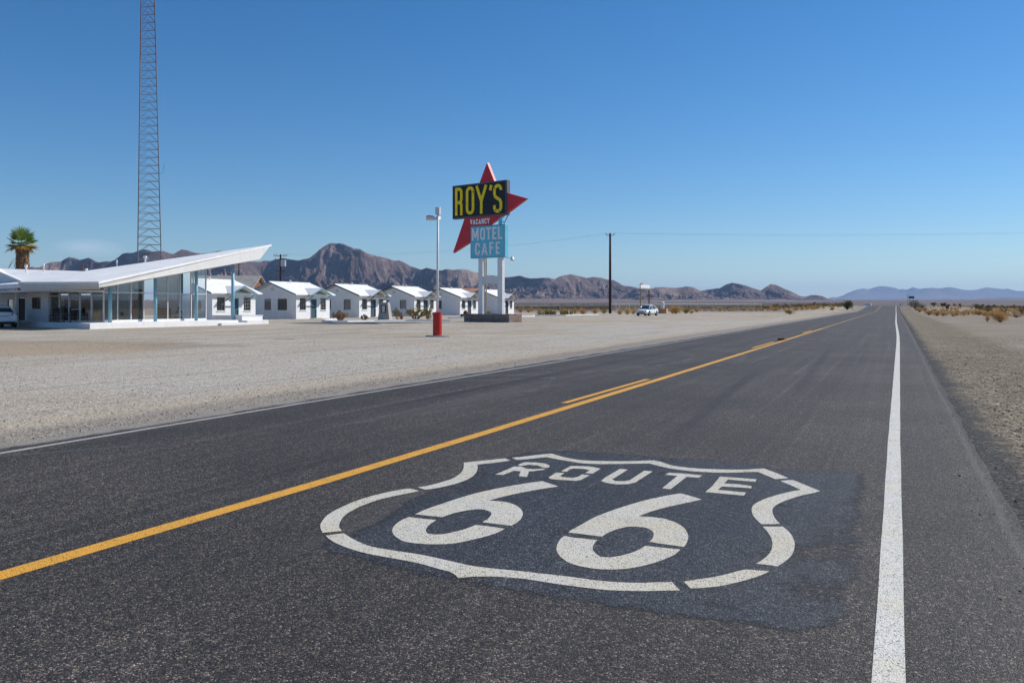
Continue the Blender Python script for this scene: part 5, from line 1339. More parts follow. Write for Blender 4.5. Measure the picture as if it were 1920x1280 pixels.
for i in range(7):
    c_ = u_ * (i * .3 - .15); obox(q, c_, c_ + u_ * .06, 5.5, 5.68 + .1 * (i % 2), n2 * .4)
q.build('batten', M['wood_pale'], t)
p = at(1242, 150)
t = thing('water_tank', 'small white upright tank on an orange block base right of the parked sedan', 'tank', (p.x, p.y, 0))
q = MB(); q.tube([(0, 0, .85), (0, 0, 1.95), (0, 0, 2.05)], [.34, .34, .2], 16); q.build('tank', M['metal_white'], t, smooth=False)
q = MB(); q.box(-.8, -.5, 0, .85, .5, .84); q.build('base', M['orange'], t)
p = at(1709, 278); zz = gh(p.x, p.y)
t = thing('road_sign', 'small brown sign on two thin posts beside the far right shoulder', 'road sign', (p.x, p.y, zz))
q = MB(); q.box(-.85, -.02, 2.35, .85, .02, 3.1); q.build('sign_plate', M['brown_sign'], t)
for x_ in (-.5, .5): q = MB(); q.box(x_ - .04, .023, -.5, x_ + .04, .08, 3.0); q.build('post', M['lattice'], t)
for px, dep, h, lab in ((1599, 208, 1.0, 'white marker post beside the round green bush by the road'), (1692, 240, 1.3, 'white marker post on the right shoulder near the crest of the road')):
    p = at(px, dep); z0 = gh(p.x, p.y)
    t = thing('marker_post', lab, 'marker post', (p.x, p.y, z0), YAW)
    q = MB(); q.box(-.07, -.015, -.2, .07, .015, h); q.build('post', M['metal_white'], t)
    q = MB(); q.box(-.05, -.022, h - .18, .05, -.016, h - .06); q.build('reflector', M['lamp_red'], t)
# dark culvert rail on the right at the crest
p = at(1688, 275)
t = thing('guard_rail', 'short dark guard rail on the right at the crest of the road', 'guard rail', (p.x, p.y, gh(p.x, p.y)))
q = MB(); q.box(-.05, -5, .45, .05, 14, .80); q.build('rail', M['trim_dark'], t)
for i in range(5): q = MB(); q.box(-.07, -4.8 + i * 4.5, -.3, .07, -4.6 + i * 4.5, .45); q.build('post', M['wood_pole'], t)
# brown lump of debris on the centre line
q = MB(); q.prism([(-.15, -.09), (.12, -.1), (.16, .06), (.01, .1), (-.14, .07)], 0.012, [.08, .10, .07, .11, .07]); o = q.build('debris', M['rust_red'], None); o.location = (-4.30, 36.6, .005)
tag(o, 'reddish brown chunk of debris lying on the yellow centre line', 'debris')

# ------------------------------------------------------------------ concrete block shaped like an old fuel pump, kerbs, rock
t = thing('pump_monument', 'tapered grey concrete block shaped like an old fuel pump, on the white kerb', 'monument', (-45.24, 70.5, 0), YAW + R(-14))
q = MB(); q.hull2([(-.38, -.30, 1.72), (.38, -.30, 1.72), (.38, .30, 1.72), (-.38, .30, 1.72)], [(-.62, -.42, 0), (.62, -.42, 0), (.62, .42, 0), (-.62, .42, 0)]); b_ = q.build('body', M['concrete'], t, bevel=.03)
q = MB()
for x0, z0, x1, z1 in ((-.24, .70, -.18, 1.45), (.18, .70, .24, 1.45), (-.18, 1.39, .18, 1.45), (-.18, .70, .18, .76)): q.box(x0, -.47, z0, x1, -.40 + .04, z1)
q.build('frame', M['trim_black'], t)
q = MB(); q.box(-.18, -.40, .76, .18, -.37, 1.39); q.build('face_plate', M['alu'], t)
def kerb(label, pts, w=.28, h=.16, group='white kerbs around the planting islands'):
    mb = MB(); o = Vector(pts[0]); P_ = [Vector(p) for p in pts]
    n_ = len(P_); L = []; Rr = []
    for i in range(n_):
        d = (P_[min(i + 1, n_ - 1)] - P_[max(i - 1, 0)]).normalized(); nn = Vector((-d.y, d.x))
        L.append(P_[i] + nn * w / 2 - o); Rr.append(P_[i] - nn * w / 2 - o)
    vs = []
    for z in (-.06, h): vs += [(v.x, v.y, z) for v in L] + [(v.x, v.y, z) for v in Rr]
    m = n_; fs = []
    for i in range(m - 1):
        fs += [(i, i + 1, m + i + 1, m + i), (2 * m + i, 3 * m + i, 3 * m + i + 1, 2 * m + i + 1), (i, 2 * m + i, 2 * m + i + 1, i + 1), (m + i, m + i + 1, 3 * m + i + 1, 3 * m + i)]
    fs += [(0, m, 3 * m, 2 * m), (m - 1, 2 * m + m - 1, 3 * m + m - 1, m + m - 1)]
    mb.add(vs, fs); ob = mb.build('kerb', M['curb'], None, bevel=.03); ob.location = (o.x, o.y, 0)
    tag(ob, label, 'kerb', group)
def gxy(px, py): v = gp(px, py); return (v.x, v.y)
kerb('white kerb running in front of the cactus bed, from its rounded end to the red drum', [gxy(640, 600), gxy(620, 600.6), gxy(608, 601.8), gxy(610, 603.4), gxy(625, 604.2), gxy(650, 604.0), gxy(700, 603.0), gxy(760, 602.2), gxy(812, 601.8), gxy(845, 601.6)])
kerb('short white kerb left of the brick planter', [gxy(840, 596.2), gxy(880, 596.0), gxy(905, 596.2)])
kerb('short white kerb right of the brick planter', [gxy(950, 594.8), gxy(1000, 593.8), gxy(1001, 592.6)])
kerb('long white kerb in front of the yellow-green bushes right of the sign', [gxy(1004, 591.2), gxy(1008, 592.0), gxy(1060, 591.7), gxy(1121, 590.6)])

# ------------------------------------------------------------------ buildings beyond the cabins
def plain_house(name, label, cat, c, ux, w, d, h, rz, roof_mat, wall_mat, gable_mat=None, ov=.4):
    t = thing(name, label, cat, (c[0], c[1], 0), ux)
    q = MB(); wall_panel(q, (0, 0, 0), (1, 0, 0), (0, -1, 0), w, h, [(w * .3, .9, w * .42, 2.0), (w * .6, .9, w * .72, 2.0)], .15)
    q.box(0, .16, 0, .15, d, h); q.box(w - .15, .16, 0, w, d, h); q.box(.15, d - .15, 0, w - .15, d, h); q.build('wall', wall_mat, t)
    q = MB()
    for s0 in (0, w - .12): q.add([(s0, 0, h), (s0, d, h), (s0, d / 2, rz), (s0 + .12, 0, h), (s0 + .12, d, h), (s0 + .12, d / 2, rz)], [(0, 1, 2), (5, 4, 3), (0, 3, 4, 1), (1, 4, 5, 2), (2, 5, 3, 0)])
    q.build('gable', gable_mat or wall_mat, t)
    q = MB(); q.slab([(-ov, -ov, h - .1), (w + ov, -ov, h - .1), (w + ov, d / 2, rz + .1), (-ov, d / 2, rz + .1)], .12); q.slab([(-ov, d / 2 + .002, rz + .1), (w + ov, d / 2 + .002, rz + .1), (w + ov, d + ov, h - .1), (-ov, d + ov, h - .1)], .12)
    q.build('roof', roof_mat, t)
    return t
c_ = at(338, 128)
plain_house('derelict_house', 'derelict house with a grey roof and rust-stained gable behind the cafe and first cabin', 'house', (c_.x, c_.y), YAW - R(2), 10.6, 7.4, 3.9, 5.9, M['grey_roof'], M['cream'], M['ruin'], .5)
c_ = at(846, 168)
plain_house('terracotta_house', 'house with a flat terracotta roof just visible behind the cabins left of the sign', 'house', (c_.x, c_.y), YAW, 5.0, 6, 3.9, 4.75, M['terracotta'], M['cream'])

# ------------------------------------------------------------------ chain-link fence
def fence(label, pxs, h, rail=True, post_step=7.5):
    P_ = [at(px, dep) for px, dep in pxs]
    t = thing('chain_link_fence', label, 'fence', (P_[0].x, P_[0].y, 0), group='chain-link fence behind the forecourt')
    o = P_[0]
    for a, b in zip(P_, P_[1:]):
        L = (b - a).length; n_ = max(1, int(round(L / post_step)))
        rz = math.atan2((b - a).y, (b - a).x)
        mb = MB(); mb.add([(0, 0, .06), (L, 0, .06), (L, 0, h - .02), (0, 0, h - .02)], [(0, 1, 2, 3)]); m_ = mb.build('mesh', M['chain'], t)
        m_.location = a - o; m_.rotation_euler = (0, 0, rz)
        if rail:
            mb = MB(); mb.tube([a - o + Vector((0, 0, h)), b - o + Vector((0, 0, h))], .032, 6); mb.build('top_rail', M['alu'], t)
        for i in range(n_ + 1):
            p = a.lerp(b, i / n_) - o
            mb = MB(); mb.cyl(p.x, p.y, -.3, h + .12, .035, n=8); mb.build('post', M['alu'], t)
M['chain'] = make_chainlink()
fence('low chain-link fence between the last cabin and the lone utility pole', [(966, 156), (1050, 160), (1143, 158)], 1.36)
fence('taller chain-link fence running behind the parked sedan towards the road', [(1147, 158), (1240, 176), (1340, 190), (1428, 200)], 1.72)
t = thing('gate', 'pipe gate in the fence just right of the lone utility pole', 'gate', tuple(at(1155, 150)), YAW)
q = MB(); q.cyl(0, 0, 0, 2.0, .05); q.cyl(.62, 0, 0, 2.0, .05); q.build('gate_post', M['alu'], t)
q = MB(); q.bar((0.05, 0, .4), (1.6, 0, .4), .04); q.bar((0.05, 0, 1.0), (1.6, 0, 1.0), .04); q.bar((0.05, 0, 1.5), (.6, 0, 1.5), .04); q.build('gate_rail', M['alu'], t)
# ------------------------------------------------------------------ cars
def make_car(label, loc, rz, group=None):
    """four-door saloon, x forward, 4.65 m long"""
    t = thing('parked_car', label, 'car', loc, rz, group)
    # body below the glass: sections along x -> (z sill, z shoulder, z top centre, half width at sill, max half width, half width at shoulder)
    st = [(-2.33, .50, .80, .84, .62, .66, .60), (-2.26, .34, .92, .98, .74, .80, .72), (-2.0, .24, .98, 1.05, .80, .88, .80), (-1.5, .22, .98, 1.04, .83, .90, .84), (-.6, .21, .95, .99, .84, .91, .86),
          (.3, .21, .93, .97, .84, .91, .86), (1.0, .21, .90, .96, .83, .91, .85), (1.5, .22, .84, .91, .82, .90, .80), (1.95, .24, .76, .83, .79, .86, .74), (2.2, .30, .66, .72, .70, .78, .66), (2.32, .42, .58, .62, .56, .62, .54)]
    mb = MB(); rings = []
    for x, zs, zh, zt, ws, wm, wh in st:
        half = [(0, zs - .02), (ws * .8, zs - .01), (ws, zs + .04), (wm * .985, zs + (zh - zs) * .30), (wm, zs + (zh - zs) * .62), (wh, zh), (wh * .55, (zh + zt) / 2 + .012), (0, zt)]
        ring = [(x, y, z) for y, z in half] + [(x, -y, z) for y, z in half[-2:0:-1]]
        rings.append(ring)
    n_ = len(rings[0])
    for r_ in rings: mb.v += r_
    for i in range(len(rings) - 1):
        for k in range(n_):
            k2 = (k + 1) % n_; mb.f.append((i * n_ + k, i * n_ + k2, (i + 1) * n_ + k2, (i + 1) * n_ + k))
    mb.f.append(tuple(range(n_))); mb.f.append(tuple((len(rings) - 1) * n_ + k for k in range(n_))[::-1])
    body = mb.build('body', M['car_white'], t, smooth=True)
    s = body.modifiers.new('subsurf', 'SUBSURF'); s.levels = 1; s.render_levels = 2
    # glasshouse
    g = [(-2.02, .98, 1.00, .70, .66), (-1.45, .97, 1.26, .80, .62), (-.85, .95, 1.41, .82, .60), (-.15, .93, 1.45, .83, .61), (.40, .92, 1.38, .82, .60), (.90, .92, 1.15, .80, .62), (1.30, .91, .95, .74, .70)]
    def shell(sc, dz, xs=None, top_only=False):
        m2 = MB(); rr = []
        for x, zb, zt, wb, wt in g:
            half = [(wb * sc, zb - .02), (wb * sc - (wb - wt) * .45, zb + (zt - zb) * .55), (wt * sc, zb + (zt - zb) * .90 + dz * .5), (wt * .78 * sc, zt + dz), (0, zt + .015 + dz)]
            rr.append([(x, y, z) for y, z in half] + [(x, -y, z) for y, z in half[-2::-1]])
        k_ = len(rr[0])
        for r_ in rr: m2.v += r_
        for i in range(len(rr) - 1):
            for k in range(k_ - 1):
                if top_only and not (2 <= k <= k_ - 4): continue
                if top_only and (i in (0, 5) or i == 4 and False): continue
                m2.f.append((i * k_ + k, i * k_ + k + 1, (i + 1) * k_ + k + 1, (i + 1) * k_ + k))
        return m2, rr
    m2, rr = shell(1.0, 0.0); m2.build('windows', M['car_glass'], t, smooth=True)
    m3, rr3 = shell(1.012, .012, top_only=True)
    # keep the roof skin between the top of the windscreen and the rear window
    m3.f = [f for f in m3.f if 1 <= f[0] // len(rr3[0]) <= 3]
    rf = m3.build('roof', M['car_white'], t, smooth=True)
    sd = rf.modifiers.new('solid', 'SOLIDIFY'); sd.thickness = .02; sd.offset = 1
    for side in (1, -1):
        q = MB()
        def P(i, k): 
            v = rr3[i][k if side == 1 else len(rr3[0]) - 1 - k]; return Vector((v[0], v[1] + .008 * side, v[2]))
        q.tube([P(0, 0), P(1, 2), P(2, 2), P(3, 2), P(4, 2), P(5, 2), P(6, 0)], [.05, .045, .035, .035, .035, .04, .045], 6)
        for (i, f_) in ((3, .35), (2, -.05)):
            a = Vector((-.15 + (.05 if i == 3 else -.95), side * .84, .94)); b = Vector((-.15 + (.0 if i == 3 else -.80), side * .625, 1.40))
            q.tube([a, a.lerp(b, .5) + Vector((0, side * .012, 0)), b], .028, 5)
        q.build('pillar', M['car_white'], t, smooth=True)
        q = MB(); q.tube([(.75, side * .84, .98), (.78, side * .94, 1.02), (.74, side * 1.02, 1.02)], [.03, .075, .05], 8); q.build('mirror', M['car_white'], t, smooth=True)
        q = MB()
        for x_ in (.62, -.38, -1.32): q.box(x_, side * .902, .35, x_ + .012, side * .915, .9)
        q.box(-1.4, side * .86, .22, 1.0, side * .912, .27)
        for x_ in (-.05, -1.05): q.box(x_ - .18, side * .905, .80, x_, side * .935, .83)
        q.build('door_seam', M['trim_black'], t)
    # wheels
    for x_ in (1.38, -1.36):
        for side in (1, -1):
            q = MB(); q.tube([(x_, side * .70, .34), (x_, side * .885, .34)], .385, 24); ar = q.build('wheel_arch', M['trim_black'], t)
            q = MB(); q.tube([(x_, side * .72, .325), (x_, side * .74, .325), (x_, side * .90, .325), (x_, side * .915, .325)], [.30, .325, .325, .30], 24); w = q.build('wheel', M['rubber'], t)
            q = MB(); q.tube([(x_, side * .90, .325), (x_, side * .921, .325)], .205, 20); q.build('rim', M['rim'], w)
            q = MB()
            for k in range(5):
                a = 2 * PI * k / 5 + .3; q.tube([(x_ + .06 * math.cos(a), side * .925, .325 + .06 * math.sin(a)), (x_ + .19 * math.cos(a), side * .925, .325 + .19 * math.sin(a))], .028, 4)
            q.build('spokes', M['trim_dark'], w)
    # front: headlamps, grille, lower intake, plate
    for side in (1, -1):
        q = MB(); q.add([(2.245, side * .30, .60), (2.10, side * .70, .64), (2.02, side * .74, .74), (2.20, side * .34, .69), (2.32, side * .30, .59), (2.20, side * .70, .62), (2.09, side * .77, .73), (2.26, side * .34, .70)],
                        [(0, 1, 2, 3), (7, 6, 5, 4), (0, 4, 5, 1), (1, 5, 6, 2), (2, 6, 7, 3), (3, 7, 4, 0)]); q.build('headlight', M['lamp_clear'], t)
    q = MB(); q.box(2.20, -.30, .54, 2.325, .30, .69); q.box(2.20, -.55, .30, 2.315, .55, .43); q.build('grille', M['trim_black'], t)
    q = MB(); q.tube([(2.325, 0, .62), (2.345, 0, .62)], .055, 12); q.build('badge', M['rim'], t)
    # rear: tail lamps, plate, bumper insert
    for side in (1, -1):
        q = MB(); q.add([(-2.22, side * .40, .80), (-2.10, side * .78, .80), (-2.06, side * .78, .93), (-2.20, side * .40, .92), (-2.34, side * .40, .80), (-2.16, side * .83, .80), (-2.12, side * .82, .93), (-2.30, side * .40, .92)],
                        [(0, 1, 2, 3), (7, 6, 5, 4), (0, 4, 5, 1), (1, 5, 6, 2), (2, 6, 7, 3), (3, 7, 4, 0)]); q.build('tail_light', M['lamp_red'], t)
    q = MB(); q.box(-2.385, -.26, .70, -2.33, .26, .82); q.build('number_plate', M['plate'], t)
    q = MB(); q.box(-2.30, -.62, .24, -2.12, .62, .40); q.build('bumper_insert', M['trim_black'], t)
    return t
v = at(1213.5, 118.5)
# nose towards the viewer and to the left
fw = Vector((-.47 * CY - (-.88) * SY * 1.0, -.47 * SY + (-.88) * CY, 0))
fw = Vector((CY, SY, 0)) * -.50 + Vector((-SY, CY, 0)) * -.866
make_car('white saloon car parked on the gravel right of the lone utility pole', (v.x, v.y, 0), math.atan2(fw.y, fw.x))
make_car('white saloon car cut off by the left edge, seen from behind beside the cafe porch', (-53.9, 37.05, 0.0), math.atan2(.36, -1.0))
# pale camper far down the road, just over the crest
p = at(1628, 345); z0 = gh(p.x, p.y)
t = thing('camper_van', 'white camper whose roof shows over the crest on the left of the far road', 'camper', (p.x, p.y, z0), R(90))
q = MB(); q.hull2([(-2.3, -1.1, 2.65), (2.3, -1.1, 2.65), (2.3, 1.1, 2.65), (-2.3, 1.1, 2.65)], [(-2.7, -1.15, .55), (2.7, -1.15, .55), (2.7, 1.15, .55), (-2.7, 1.15, .55)]); q.build('body', M['curb'], t, bevel=.15)
q = MB()
for x_ in (-1.6, 0, 1.3): q.box(x_ - .45, -1.145, 0.8, x_ + .45, -1.10, 1.15)
q.build('window', M['car_glass'], t)
for x_ in (-1.7, 1.8):
    for y_ in (-1, 1): q = MB(); q.tube([(x_, y_ * .9, .38), (x_, y_ * 1.17, .38)], .38, 16); q.build('wheel', M['rubber'], t)
# ------------------------------------------------------------------ plants
def leaf_cloud(mb, rnd, cx, cy, cz, rx, ry, rz, n, size, up=.5, flat=.5):
    for _ in range(n):
        while True:
            a, b, c = rnd.uniform(-1, 1), rnd.uniform(-1, 1), rnd.uniform(-1, 1)
            d = a * a + b * b + c * c
            if d < 1 and d > .12: break
        p = Vector((cx + a * rx, cy + b * ry, cz + c * rz))
        d = Vector((a + rnd.gauss(0, .5), b + rnd.gauss(0, .5), c * .6 + up + rnd.gauss(0, .5))).normalized()
        s = Vector((rnd.gauss(0, 1), rnd.gauss(0, 1), rnd.gauss(0, 1))).cross(d).normalized()
        L = size * rnd.uniform(.6, 1.5); w = L * flat * .5
        mb.add([p - s * w, p + s * w, p + d * L], [(0, 1, 2)])
def brush(seed, w, h, n, size, clumps=7, up=.6, flat=.35):
    """round dry bush: twigs springing from the ground, tufts of fine growth in uneven clumps"""
    rnd = random.Random(seed); mb = MB()
    cl = []
    for i in range(clumps):
        a = rnd.random() * 2 * PI; r = rnd.uniform(.15, .62)
        ch = rnd.uniform(.34, .66)
        cl.append((math.cos(a) * r * w / 2, math.sin(a) * r * w / 2, h * ch, w / 2 * rnd.uniform(.32, .5), h * rnd.uniform(.26, .42)))
    for c in cl:
        leaf_cloud(mb, rnd, c[0], c[1], c[2], c[3], c[3], c[4], n // clumps, size, up, flat)
    for i in range(26):
        a = rnd.random() * 2 * PI; r = rnd.uniform(.2, .95) * w / 2; z = h * rnd.uniform(.35, 1.02) * (1 - .35 * (r / (w / 2)) ** 2)
        mb.tube([(rnd.gauss(0, .03), rnd.gauss(0, .03), 0), (math.cos(a) * r * .6, math.sin(a) * r * .6, z * .6), (math.cos(a) * r, math.sin(a) * r, z)], [.012, .008, .004], 3, False)
    return mb
def plant_kind(name, mb, mat):
    me_o = mb.build(name, mat, None); return me_o
KINDS = {}
def place_bush(kind, name, label, cat, px, dep, wpx, hpx, group, seed=0):
    """kind: builder key; wpx/hpx: apparent size at 1600 px focal length, turned into metres"""
    W, H = wpx / 1600 * dep, hpx / 1600 * dep
    key = (kind, seed % 3)
    if key not in KINDS:
        if kind == 'gold': mb, m = brush(10 + seed, 1, 1, 1500, .085, 9, .55, .22), M['gold_bush']
        elif kind == 'goldgreen': mb, m = brush(20 + seed, 1, 1, 1500, .10, 9, .7, .25), M['gold_green']
        elif kind == 'creosote': mb, m = brush(30 + seed, 1, 1, 1000, .07, 9, .8, .35), M['creosote']
        elif kind == 'twig': mb, m = brush(40 + seed, 1, 1, 800, .13, 8, 1.2, .10), M['twig']
        elif kind == 'green': mb, m = brush(50 + seed, 1, 1, 1700, .08, 10, .6, .4), M['green_bush']
        o = plant_kind(name, mb, m); KINDS[key] = o
    else:
        o = KINDS[key].copy(); COL.objects.link(o); o.name = name
    p = at(px, dep); o.location = (p.x, p.y, gh(p.x, p.y) - .03)
    o.scale = (W * 1.22, W * 1.22, H * 1.22); rnd = random.Random(px * 7 + seed); o.rotation_euler = (0, 0, rnd.random() * 6.28)
    tag(o, label, cat, group)
    return o
def dz(py, z=0): return 1600 * (EYE - z) / (py - 572)
def find_depth(px, py):
    """depth at which the ground lies on this bearing at this dip below eye level"""
    d = 20.0
    while d < 300:
        p = at(px, d)
        if 572 + (EYE - gh(p.x, p.y)) / d * 1600 <= py: break
        d += 1.0
    return d
gG = 'dry golden bushes'
# right of the road
R_ = [
 ('gold', 1875.5, 603.6, 31, 19, 'largest golden bush right of the road, nearest the viewer'),
 ('gold', 1851, 602.4, 11, 10, 'small golden tuft just left of the largest golden bush'),
 ('gold', 1870, 597.0, 34, 13, 'wide golden bush directly behind the largest one'),
 ('gold', 1836, 590.0, 22, 9, 'low golden bush left of and beyond the largest golden bush'),
 ('gold', 1850, 592.5, 13, 8, 'small reddish golden bush behind the small golden tuft'),
 ('gold', 1742, 590.0, 22, 8, 'golden bush at the left end of the low band by the right shoulder'),
 ('gold', 1757, 591.5, 20, 9, 'golden bush in the middle of the low band by the right shoulder'),
 ('gold', 1768, 592.0, 14, 7, 'golden bush at the right end of the low band by the right shoulder'),
 ('gold', 1783, 586.5, 11, 5, 'single low golden tuft right of the low band by the right shoulder'),
 ('gold', 1724, 585.0, 16, 8, 'golden bush at the foot of the dark twiggy bush'),
 ('gold', 1734, 583.0, 14, 6, 'golden bush just right of the dark twiggy bush, farther off'),
 ('twig', 1717, 580.5, 24, 16, 'tall dark twiggy bush on the right shoulder under the brown sign'),
 ('twig', 1729, 581.0, 16, 9, 'lower dark twiggy bush right of the tall one'),
 ('creosote', 1853, 586.5, 18, 11, 'dark green bush behind the golden bushes on the right'),
 ('creosote', 1839, 582.5, 15, 9, 'dark bush between the scrub line and the low golden bush'),
 ('creosote', 1882, 586.8, 15, 9, 'dark green bush near the right edge, beyond the largest golden bush'),
 ('creosote', 1916, 590.0, 16, 12, 'dark green bush cut by the right edge of the picture'),
 ('creosote', 1831, 578.5, 17, 8, 'dark bush standing up out of the distant scrub on the right'),
 ('twig', 1906, 594.6, 24, 4, 'flat heap of dead dark brush near the right edge'),
]
for i, (k, px, py, w, h, lab) in enumerate(R_):
    nm = {'gold': 'golden_bush', 'twig': 'twiggy_bush', 'creosote': 'creosote_bush'}[k]
    place_bush(k, nm, lab, 'bush', px, find_depth(px, py), w, h, {'gold': gG, 'twig': 'dark twiggy bushes', 'creosote': 'dark green desert bushes'}[k], i)
C_ = [
 ('gold', 977, 586.2, 13, 11, 'golden bush against the right end of the last cabin'),
 ('gold', 992, 585.6, 13, 7, 'low golden bush second to the right of the last cabin'),
 ('gold', 997, 584.5, 9, 9, 'golden bush behind the low one right of the last cabin'),
 ('gold', 1012, 586.0, 12, 8, 'golden bush peeping over the left end of the yellow-green bushes'),
 ('gold', 1058, 587.5, 14, 9, 'golden bush between the two groups of yellow-green bushes'),
 ('gold', 1078, 588.0, 15, 10, 'golden bush just right of the second yellow-green group'),
 ('gold', 1093, 589.0, 19, 11, 'largest golden bush in the bed left of the lone pole'),
 ('gold', 1116, 588.4, 16, 9, 'golden bush left of the lone pole, second from it'),
 ('gold', 1133, 587.6, 13, 8, 'golden bush just left of the lone utility pole'),
 ('gold', 1163, 589.6, 13, 9, 'golden bush just right of the lone utility pole'),
 ('gold', 1176, 589.4, 15, 9, 'golden bush in front of the nose of the parked sedan'),
 ('gold', 1188, 588.6, 12, 8, 'golden bush half hidden by the front of the parked sedan'),
 ('gold', 1267, 588.2, 21, 15, 'tall golden bush, largest of those right of the parked sedan'),
 ('gold', 1262, 587.8, 14, 10, 'golden bush at the left foot of the tallest one right of the sedan'),
 ('goldgreen', 1286, 587.4, 16, 9, 'yellow-green bush second right of the tall golden bush'),
 ('gold', 1297, 587.6, 11, 6, 'flat golden bush with dark shade, right of the yellow-green one'),
 ('gold', 1307, 585.4, 11, 8, 'golden bush at the right end of the group beside the sedan'),
 ('gold', 1323, 583.4, 5, 4, 'tiny golden tuft against the fence, first right of the big group'),
 ('gold', 1335, 583.4, 7, 4, 'tiny golden tuft against the fence, second right of the big group'),
 ('gold', 1350, 584.0, 11, 8, 'round golden bush against the middle of the long fence'),
 ('gold', 1359, 583.2, 7, 5, 'small golden bush touching the round one at the fence'),
 ('gold', 1368, 583.6, 8, 5, 'small golden bush next but one right of the round one'),
 ('gold', 1376, 583.2, 6, 4, 'smallest golden tuft in the row along the fence'),
 ('gold', 1394, 583.0, 15, 7, 'wide golden bush near the right end of the fence'),
 ('gold', 1409, 583.2, 7, 5, 'golden tuft right of the wide one at the fence end'),
 ('gold', 1418, 583.0, 9, 5, 'golden tuft just before the end of the fence'),
 ('gold', 1429, 583.0, 11, 6, 'golden tuft at the very end of the fence'),
 ('goldgreen', 1481, 589.0, 18, 8, 'low yellow-green bush alone on the bare gravel before the road'),
 ('gold', 1441, 578.6, 15, 6, 'golden bush beyond the fence end, left of the reddish scrub'),
 ('gold', 1463, 578.0, 9, 5, 'small golden bush in the scrub beyond the fence end'),
 ('gold', 1452, 582.4, 20, 4, 'low spread of golden brush right of the fence end'),
 ('gold', 1492, 581.0, 13, 4, 'low golden brush behind the lone yellow-green bush'),
 ('gold', 1508, 580.2, 16, 5, 'golden brush on the slope of the far road, left one'),
 ('gold', 1522, 579.2, 14, 5, 'golden brush on the slope of the far road, middle one'),
 ('gold', 1534, 578.4, 13, 5, 'golden brush on the slope of the far road, right one'),
 ('green', 1588.5, 580.2, 21, 14.5, 'round green bush on the left verge of the far road'),
]
for i, (k, px, py, w, h, lab) in enumerate(C_):
    nm = {'gold': 'golden_bush', 'goldgreen': 'yellow_green_bush', 'green': 'green_bush'}[k]
    place_bush(k, nm, lab, 'bush', px, find_depth(px, py), w, h, {'gold': gG, 'goldgreen': 'yellow-green bushes', 'green': None}[k], i)

# clumps of upright yellow-green cactus stems in the long kerbed bed
def stem_clump(seed, w, h, n):
    rnd = random.Random(seed); mb = MB()
    for i in range(n):
        a = rnd.random() * 2 * PI; r = w / 2 * math.sqrt(rnd.random()) * .85
        x, y = r * math.cos(a), r * math.sin(a); lean = Vector((math.cos(a), math.sin(a), 0)) * rnd.uniform(.05, .5) * h * .5
        hh = h * rnd.uniform(.5, 1) * (1 - .35 * (r / (w / 2)) ** 2); rad = rnd.uniform(.035, .06) * h / 1.1 + .01
        p0 = Vector((x, y, -.03)); p1 = p0 + lean * .4 + Vector((0, 0, hh * .5)); p2 = p0 + lean + Vector((0, 0, hh))
        mb.tube([p0, p1, p2, p2 + (p2 - p1) * .05], [rad * .8, rad * 1.1, rad, rad * .3], 6)
        if rnd.random() < .7:
            q = p1 + Vector((rnd.uniform(-.25, .25), rnd.uniform(-.25, .25), rnd.uniform(.08, .28))) * h * .7
            mb.tube([p1, (p1 + q) / 2 + Vector((0, 0, -.03)), q, q + Vector((0, 0, rad))], [rad * .7, rad * .9, rad * .8, rad * .25], 6)
        for _ in range(16):
            s_ = rnd.random(); c = p0.lerp(p2, s_); d = Vector((rnd.gauss(0, 1), rnd.gauss(0, 1), rnd.gauss(0, .6))).normalized()
            e = d.cross(Vector((0, 0, 1))).normalized() * .012
            mb.add([c + d * rad * .8 - e, c + d * rad * .8 + e, c + d * (rad + .07)], [(0, 1, 2)])
    return mb
for px, py, w, h, lab, sd in ((1014, 590.4, 16, 10, 'yellow-green cactus clump at the left end of the long kerbed bed', 1), (1028, 590.2, 18, 13, 'tallest yellow-green cactus clump in the long kerbed bed', 2), (1039, 590.2, 12, 11, 'yellow-green cactus clump just right of the tallest one', 3),
                              (1056, 589.8, 13, 10, 'yellow-green cactus clump in the middle of the long kerbed bed', 4), (1067, 589.8, 15, 11, 'yellow-green cactus clump, rightmost in the long kerbed bed', 5)):
    d_ = dz(py + .2); mb = stem_clump(sd, w / 1600 * d_, h / 1600 * d_, 34)
    o = mb.build('cactus_clump', M['gold_green'], None, smooth=True); p = at(px, d_); o.location = (p.x, p.y, 0)
    tag(o, lab, 'cactus', 'cactus clumps in the long kerbed bed')

